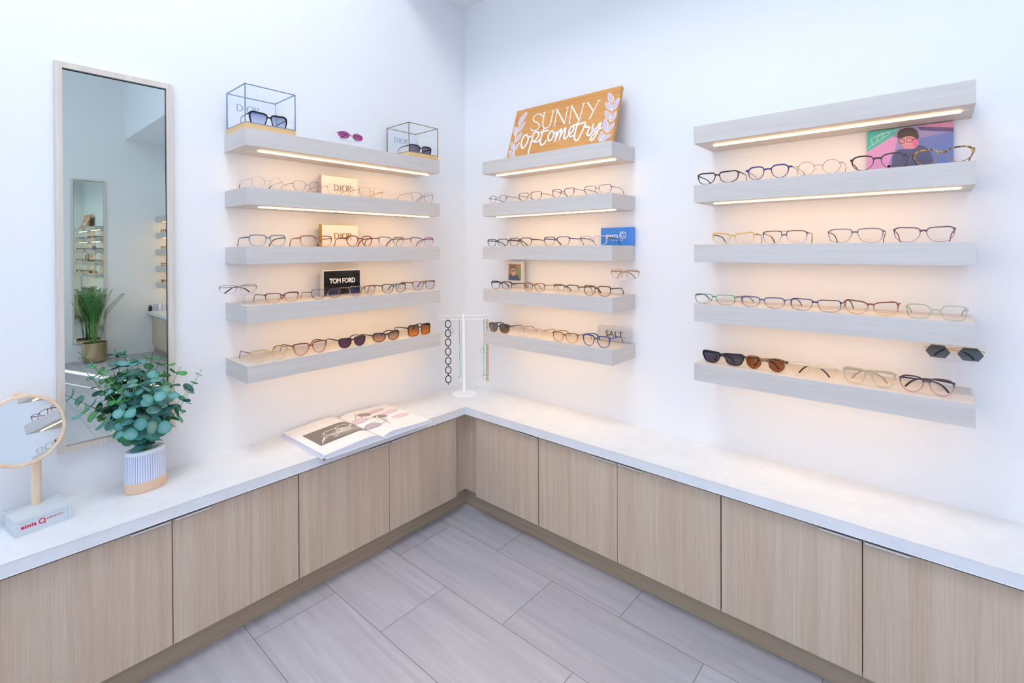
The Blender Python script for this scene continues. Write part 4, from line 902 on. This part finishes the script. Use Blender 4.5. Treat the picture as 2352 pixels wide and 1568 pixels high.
def sprig(tipw, ctrlw, nleaf, r0, r1, green=0, start=.25):
    tip = Vector(tipw)-Vector((VX, VY, CT+.03)); ctl = Vector(ctrlw)-Vector((VX, VY, CT+.03))
    p0 = Vector((random.uniform(-.012, .012), random.uniform(-.006, .006), .0)); p1 = Vector((p0.x+tip.x*.08, p0.y+tip.y*.08, .115))
    P = [Vector(q) for q in spline([tuple(p0), tuple(p1), tuple(ctl), tuple(tip)], 8)]
    m = MB(); m.sweep(P, [(.0017-.0009*i/len(P), .0017-.0009*i/len(P)) for i in range(len(P))], 6); so_ = m.obj('sprig', M_stem, EU, smooth=60)
    lens = [0]
    for a, b in zip(P, P[1:]): lens.append(lens[-1]+(b-a).length)
    def at(t):
        d = t*lens[-1]
        for i in range(len(P)-1):
            if lens[i+1] >= d: 
                f = (d-lens[i])/max(1e-6, lens[i+1]-lens[i]); return P[i].lerp(P[i+1], f), (P[i+1]-P[i]).normalized()
        return P[-1], (P[-1]-P[-2]).normalized()
    LM = MB(); ed = []
    ang = random.uniform(0, PI)
    for k in range(nleaf):
        t = start+(1-start)*(k+.5)/nleaf; c, d = at(min(t, .995)); r = (r0+(r1-r0)*(k/max(1, nleaf-1)))*.86; r *= random.uniform(.92, 1.15)
        if c.z < .115: continue
        x = d.cross(Vector((0, 0, 1))); 
        if x.length < .1: x = Vector((1, 0, 0))
        x.normalize(); y = d.cross(x).normalized(); ang += PI/2+random.uniform(-.2, .2)
        for s in (0, PI):
            o = x*math.cos(ang+s)+y*math.sin(ang+s)
            n_ = (d*.95-o*random.uniform(.05, .55)).normalized(); o2 = (o-n_*o.dot(n_)).normalized(); b = n_.cross(o2)
            cc = c+o2*(r*.92)
            vs = [cc+n_*(-r*.06)]; K = 16; e_ = [0.0]
            for ring, rr in ((0, .55), (1, .88), (2, 1.0)):
                for q in range(K):
                    a = 2*PI*q/K; nx = math.cos(a); notch = 1-.16*max(0, -nx)**8; wob = 1+.04*math.sin(3*a+k)
                    vs.append(cc+(o2*nx*1.0+b*math.sin(a)*1.03)*(r*rr*notch*wob)+n_*(r*.10*rr*rr*math.cos(2*a))); e_.append([.35, .7, 1.0][ring])
            fs = [(0, 1+q, 1+(q+1) % K) for q in range(K)]+[(1+g_*K+q, 1+(g_+1)*K+q, 1+(g_+1)*K+(q+1) % K, 1+g_*K+(q+1) % K) for g_ in range(2) for q in range(K)]
            mi = 2 if random.random() < green else (1 if random.random() < .3 else 0)
            LM.add(vs, fs, mi); ed += e_
            LM.sweep([c, cc-o2*r*.4], .0006, 4, mi=2); ed += [.3]*8
    # growing tip
    c, d = at(1); LM.sweep([c, c+d*.006], [(.0014, .0014), (.0004, .0004)], 5, mi=2); ed += [.2]*10
    lo = LM.obj('leaves', ML, so_, smooth=60, fix=False)
    atr = lo.data.attributes.new('edge', 'FLOAT', 'POINT')
    for i, v_ in enumerate(ed): atr.data[i].value = v_
    md = lo.modifiers.new('thickness', 'SOLIDIFY'); md.thickness = .0006; md.offset = 0
for a in [
 ((-1.822, -.135, .875), (-1.735, -.13, .80), 6, .021, .017, .3, .42),
 ((-1.786, -.115, 1.018), (-1.70, -.115, .88), 7, .021, .010, .7, .42),
 ((-1.758, -.16, .93), (-1.70, -.14, .83), 6, .022, .012, .3, .40),
 ((-1.688, -.12, 1.012), (-1.668, -.12, .88), 7, .026, .021, .15, .38),
 ((-1.664, -.10, 1.005), (-1.650, -.11, .88), 6, .025, .020, .2, .45),
 ((-1.578, -.10, .985), (-1.60, -.11, .87), 6, .024, .018, .2, .42),
 ((-1.545, -.13, .955), (-1.59, -.12, .85), 5, .023, .019, .5, .45),
 ((-1.510, -.13, .885), (-1.57, -.13, .81), 5, .024, .022, .2, .48),
 ((-1.478, -.13, .935), (-1.545, -.13, .82), 6, .020, .008, .35, .50),
 ((-1.545, -.15, .80), (-1.59, -.14, .775), 4, .023, .021, .35, .5),
 ((-1.722, -.20, .865), (-1.69, -.155, .80), 5, .026, .021, .1, .42),
 ((-1.640, -.215, .900), (-1.645, -.155, .82), 5, .028, .023, .0, .40),
 ((-1.585, -.20, .905), (-1.61, -.15, .83), 5, .027, .021, .1, .40),
 ((-1.690, -.205, .80), (-1.675, -.155, .77), 4, .026, .022, .05, .42),
 ((-1.625, -.215, .79), (-1.640, -.16, .765), 4, .027, .024, .1, .42),
 ((-1.690, -.165, .955), (-1.675, -.135, .85), 5, .025, .019, .1, .45),
 ((-1.625, -.165, .96), (-1.64, -.135, .85), 5, .025, .019, .1, .45),
 ((-1.735, -.18, .80), (-1.70, -.15, .77), 5, .021, .017, .4, .45),
 ((-1.60, -.06, .93), (-1.63, -.09, .84), 5, .025, .02, .3, .45),
 ((-1.70, -.06, .93), (-1.67, -.09, .84), 5, .025, .02, .2, .45)]: sprig(*a)

# ------------------------------------------------------------------ round mirror on a lettered block
e = empty('table_mirror', (-1.966, -.194, CT), math.atan2(.019, .120)); tag(e, 'round beech rimmed vanity mirror on a pale grey lettered block at far left', 'mirror')
BW, BD, BH = .1225, .118, .047
M_blockg = plain('pale grey lacquer', 'cfd6da', .4)
m = MB(); q = .007; r_ = .0025
m.box((0, r_, .0003), (BW, BD-r_, BH)); o = m.obj('block', M_blockg, e, bevel=.0012)
m = MB()
m.box((0, 0, .0005), (BW, r_+.0006, q)); m.box((0, 0, BH-q), (BW, r_+.0006, BH)); m.box((0, 0, q), (q, r_+.0006, BH-q)); m.box((BW-q, 0, q), (BW, r_+.0006, BH-q))
m.box((-r_, 0, .0005), (.0006, BD, q)); m.box((-r_, 0, BH-q), (.0006, BD, BH)); m.box((-r_, 0, q), (.0006, q, BH-q)); m.box((-r_, BD-q, q), (.0006, BD, BH-q))
m.obj('raised_border', M_blockg, o)
M_red = plain('crimson print', 'd01c50', .45)
text_part('lettering', 'etnia', .0158, M_red, e, (.0272, r_-.0003, .0235), bold=.0005, spacing=1.08, extr=.0003)
m = MB(); m.ribbon([(.0562+.0066*math.cos(a), .0245+.0068*math.sin(a)) for a in [2*PI*k/30 for k in range(30)]], .0013, r_-.0007, r_, closed=True)
m.ribbon([(.0628+.0011*math.cos(a), .0174+.0011*math.sin(a)) for a in [2*PI*k/10 for k in range(10)]], .0008, r_-.0007, r_, closed=True); m.obj('emblem', M_red, e)
text_part('small_lettering', 'BARCELONA', .0064, M_red, e, (.0852, r_-.0003, .0262), extr=.0003, spacing=1.02)
inv = e.matrix_basis.inverted() if False else (Matrix.Translation(e.location) @ Matrix.Rotation(e.rotation_euler[2], 4, 'Z')).inverted()
MC = Vector((-1.945, -.125, .846)); MN = Vector((.298, -.925, .235)).normalized()
P0 = inv @ Vector((-1.9155, -.093, CT+BH)); P1 = inv @ (MC-Vector((-.028, .0, .098))+Vector((0, .012, 0)))
m = MB(); m.sweep([P0-Vector((0, 0, .001)), P0.lerp(P1, .5), P1], [.0128, .0124, .0120], 24, cap=True); m.obj('post', M_beech, e, smooth=50)
X = MN.cross(Vector((0, 0, 1))).normalized(); Y = X.cross(MN)*-1
if Y.z < 0: Y = -Y
Rm = Matrix((X, Y, MN)).transposed().to_4x4(); Rm.translation = MC
def disc_obj(m, name, mat, sm=40):
    o = m.obj(name, mat, e, smooth=sm); o.matrix_local = inv @ Rm; return o
m = MB(); Ro, Ri, n = .1035, .0925, 72; vs = []; fs = []
for k in range(n):
    a = 2*PI*k/n; c, s = math.cos(a), math.sin(a)
    for r, zz in ((Ri, .002), (Ri+.001, .005), (Ro-.003, .005), (Ro, .002), (Ro, -.008), (Ro-.003, -.011), (Ri-.01, -.011)): vs.append((r*c, r*s, zz))
for k in range(n):
    for q in range(6): fs.append((k*7+q, ((k+1) % n)*7+q, ((k+1) % n)*7+q+1, k*7+q+1))
m.add(vs, fs); m.add([(vs[k*7+6]) for k in range(n)], [tuple(range(n))]); disc_obj(m, 'rim', M_beech)
m = MB(); m.lathe([(Ri+.0008, .0005), (Ri+.0008, .0030)], 72); disc_obj(m, 'mirror_glass', M_mirror2, 20)
m = MB(); m.sweep([(0, 0, 0), (0, 0, .001)], .001, 4); 
m = MB(); m.box((-.0105, Ro-.003, -.0095), (.0105, Ro+.010, .0035)); disc_obj(m, 'knob', M_beech, 30)

# ------------------------------------------------------------------ open book
e = empty('open_book', (-.860, -.190, CT)); tag(e, 'large open hardback photo book lying across the left worktop below the shelves', 'book')
HWD, HDP = .268, .180
M_page = plain('white paper', 'f3f1f0', .5); M_edge = plain('paper edge', 'd9dee8', .7)
def lift(u, side):   # u: 0 at the spine, 1 at the outer edge
    pk, out = (.030, .016) if side < 0 else (.023, .013)
    return .010+(pk-.010)*math.sin(PI/2*u/.22)**.8 if u < .22 else pk-(pk-out)*((u-.22)/.78)**1.15
m = MB(); m.box((-HWD-.006, -HDP-.006, .0004), (-.012, HDP+.004, .0034)); m.box((.012, -HDP-.006, .0004), (HWD+.006, HDP+.004, .0034)); m.box((-.0118, -HDP-.004, .0004), (.0118, HDP+.003, .0028))
m.obj('cover', plain('off white book cover', 'e6e0e6', .4), e)
m = MB(); m.box((-HWD-.0068, -HDP-.0068, .0006), (-HWD+.004, -HDP+.004, .0036)); m.obj('cover_corner', plain('brown worn corner', '8a5a4a', .6), e)
for side, nm in ((-1, 'page_block'), (1, 'page_block')):
    m = MB(); N_ = 26; vs = []
    for i in range(N_+1):
        u = i/N_; x = side*(.002+u*(HWD-.004)); z = lift(u, side)
        vs += [(x, -HDP, z), (x, HDP-.003, z), (x, -HDP, .0037 if u > .03 else .003), (x, HDP-.003, .0037 if u > .03 else .003)]
    tf = []; ef = []
    for i in range(N_):
        a, b = i*4, i*4+4; tf.append((a, b, b+1, a+1)); ef += [(a, a+2, b+2, b), (a+1, b+1, b+3, a+3)]
    m.add(vs, tf, 0); k = len(m.f); m.f += ef; m.m += [1]*len(ef); m.f += [(N_*4, N_*4+2, N_*4+3, N_*4+1), (0, 1, 3, 2)]; m.m += [1, 1]
    blk = m.obj(nm, [M_page, M_edge], e, smooth=35)
    def surf(x, y, o=.0006):
        u = (abs(x)-.002)/(HWD-.004); return (x, y, lift(max(0, min(1, u)), side)+o)
    def patch(m, pl, mi, o=.0006):   # convex polygon on the page, cut in strips so that it follows the sheet
        xs = [p[0] for p in pl]; a, b = min(xs), max(xs); K = 12; top = []; bot = []
        for i in range(K+1):
            x = a+(b-a)*i/K; x = min(max(x, a+1e-6), b-1e-6); ys = []
            for p, q in zip(pl, pl[1:]+pl[:1]):
                if (p[0]-x)*(q[0]-x) <= 0 and p[0] != q[0]: ys.append(p[1]+(q[1]-p[1])*(x-p[0])/(q[0]-p[0]))
            top.append(surf(x, max(ys), o)); bot.append(surf(x, min(ys), o))
        n = K+1; m.add(bot+top, [(i, i+1, n+i+1, n+i) for i in range(K)], mi)
    def line(m, pts, w_, mi, o=.001, closed=False):
        K = len(pts); vs = []
        for i, p in enumerate(pts):
            a = pts[i-1] if i or closed else p; b = pts[(i+1) % K] if i < K-1 or closed else p
            d = Vector((b[0]-a[0], b[1]-a[1])); d.normalize(); nn = Vector((-d.y, d.x))*w_
            vs += [surf(p[0]+nn.x, p[1]+nn.y, o), surf(p[0]-nn.x, p[1]-nn.y, o)]
        m.add(vs, [(i*2, i*2+1, ((i+1) % K)*2+1, ((i+1) % K)*2) for i in range(K if closed else K-1)], mi)
    ell = lambda cx, cy, a, b, r, K=22: [(cx+a*math.cos(t)*math.cos(r)-b*math.sin(t)*math.sin(r), cy+a*math.cos(t)*math.sin(r)+b*math.sin(t)*math.cos(r)) for t in [2*PI*k/K for k in range(K)]]
    pr = MB()
    if side < 0:
        mats = [plain('photo grey brown', '7a7068', .45), plain('photo light grey', 'b9b1ac', .45), plain('photo white', 'efecea', .45), plain('photo mid grey', '928a86', .45)]
        x0, x1, y0, y1 = -.232, -.018, -.088, .072
        patch(pr, [(x0, y0), (x1, y0), (x1, y1), (x0, y1)], 0)
        patch(pr, [(-.16, y0+.02), (-.02, y0+.01), (-.02, -.0), (-.09, .015), (-.15, -.01)], 3, .0008)
        patch(pr, ell(-.085, -.028, .034, .02, .1), 1, .0010); 
        line(pr, ell(-.13, .0, .042, .026, -.15), .0018, 2, .0013, True); line(pr, ell(-.075, .012, .036, .022, -.1), .0016, 2, .0013, True)
        line(pr, spline([(-.20, -.06), (-.18, -.02), (-.14, -.03), (-.10, .0), (-.06, -.01), (-.03, .02)], 5), .0024, 2, .0014)
        line(pr, spline([(-.19, -.01), (-.12, .03), (-.06, .04), (-.02, .03)], 5), .0012, 1, .0014); line(pr, spline([(-.15, -.055), (-.1, -.03), (-.04, -.045)], 5), .002, 2, .0014)
        line(pr, spline([(-.215, -.075), (-.20, -.045), (-.17, -.035)], 5), .0022, 2, .0014)
    else:
        mats = [plain('photo lens taupe', '8f837f', .4), plain('photo shadow pink', 'ddc8d0', .45), plain('photo lens mauve', 'b9abba', .4), plain('photo wire', '8a7c78', .4), plain('photo white', 'efecea', .45)]
        for cx_, cy_, a_, b_, r_ in ((.155, .105, .062, .022, .25), (.205, .052, .062, .022, .25), (.205, -.03, .055, .026, .1)): patch(pr, ell(cx_, cy_, a_, b_, r_), 1, .0006)
        patch(pr, ell(.035, -.055, .026, .036, .9), 2, .0009); patch(pr, ell(.028, .045, .024, .034, .9), 1, .0008)
        patch(pr, ell(.085, .095, .034, .024, -.5), 0, .0011); patch(pr, ell(.128, .025, .034, .024, -.5), 0, .0011)
        line(pr, ell(.035, -.055, .027, .037, .9), .0013, 3, .0012, True); line(pr, ell(.028, .045, .025, .035, .9), .001, 3, .0012, True)
        for a_, b_ in (((.06, -.07), (.12, -.05)), ((.12, -.05), (.10, .02)), ((.03, .08), (.06, .13)), ((.045, -.02), (.14, -.02)), ((.05, .05), (.13, .01)), ((.10, -.10), (.11, -.02)), ((.05, .06), (.08, .115)), ((.055, .02), (.125, .045))):
            line(pr, [a_, b_], .0014, 3, .0013)
        line(pr, [(.07, .06), (.12, .045), (.10, .0)], .004, 4, .0012)
    pr.obj('printed_photo', mats, blk, fix=False)

# ------------------------------------------------------------------ seen in the tall mirror: palm and bottles
random.seed(5)
e = empty('potted_palm', (-.905, -5.66, 0)); tag(e, 'feathery palm in a round brass pot on the floor, seen in the tall mirror', 'plant')
M_brass = plain('aged brass', 'c8b48c', .25, .85)
m = MB(); m.lathe([(.085, .0005), (.105, .012), (.119, .04), (.124, .09), (.125, .235), (.1265, .24), (.1265, .246), (.119, .246), (.118, .20)], 48); m.obj('pot', M_brass, e, smooth=40)
m = MB(); m.lathe([(.117, .205), (.116, .212), (.05, .218)], 32); m.obj('soil', plain('dark soil', '3a2c22', .9), e)
M_frond = plain('palm green', '3c7a34', .5); M_fstem = plain('palm stem', '6a9a4a', .5)
for k in range(24):
    az = 2*PI*k/24+random.uniform(-.2, .2); sp_ = random.uniform(.07, .23); h = random.uniform(.50, .68); b = Vector((.05*math.cos(az)*random.random(), .05*math.sin(az)*random.random(), .21))
    tipv = Vector((math.cos(az)*sp_, math.sin(az)*sp_*.75, .24+h)); 
    if k in (0, 1): tipv = Vector((.28, .05*(k*2-1), .24+.58))
    mid = Vector((tipv.x*.45, tipv.y*.45, .21+h*.66))
    P = [Vector(q) for q in spline([tuple(b), tuple(b.lerp(mid, .5)+Vector((0, 0, .03))), tuple(mid), tuple(tipv)], 6)]
    m = MB(); m.sweep(P, [(.0035-.0025*i/len(P),)*2 for i in range(len(P))], 5)
    for i in range(8, len(P)-1):
        for s in (-1, 1):
            for f_ in (0, .5):
                c = P[i].lerp(P[i+1], f_); d = (P[i+1]-P[i]).normalized(); sd = d.cross(Vector((0, 0, 1))).normalized()*s
                L_ = .085*(1-.5*abs((i-13)/6)); q = c+sd*L_*.65+d*L_*.75+Vector((0, 0, -.02)); u_ = d*.0042
                mid_ = c.lerp(q, .5)+Vector((0, 0, .008)); m.add([c-u_*.5, c+u_*.5, mid_+u_, mid_-u_, q], [(0, 1, 2, 3), (3, 2, 4)], 1)
    m.obj('frond', [M_fstem, M_frond], e, fix=False)
bc = [('1c1a1f', 'black'), ('c4bcd0', 'lilac'), ('e9e6ec', 'white'), ('d8d2de', 'pale grey'), ('b0a6c0', 'mauve')]
for k, (c, nm) in enumerate(bc):
    hh = .075 if k == 0 else .11
    e = empty('care_bottle', (-.300+k*.052, -5.80+.012*k, CT+.0004)); tag(e, f'{nm} small bottle on the far worktop end, seen in the tall mirror', 'bottle', 'small bottles in the mirror')
    m = MB(); m.lathe([(.020, 0), (.0215, .003), (.0215, hh*.72), (.017, hh*.8), (.010, hh*.82)], 20); m.obj('body', plain('bottle '+nm, c, .3), e, smooth=40)
    m = MB(); m.lathe([(.0105, hh*.82), (.0105, hh), (.008, hh+.002)], 16); m.obj('cap', M_white if k else plain('black cap', '17161a', .3), e, smooth=40)
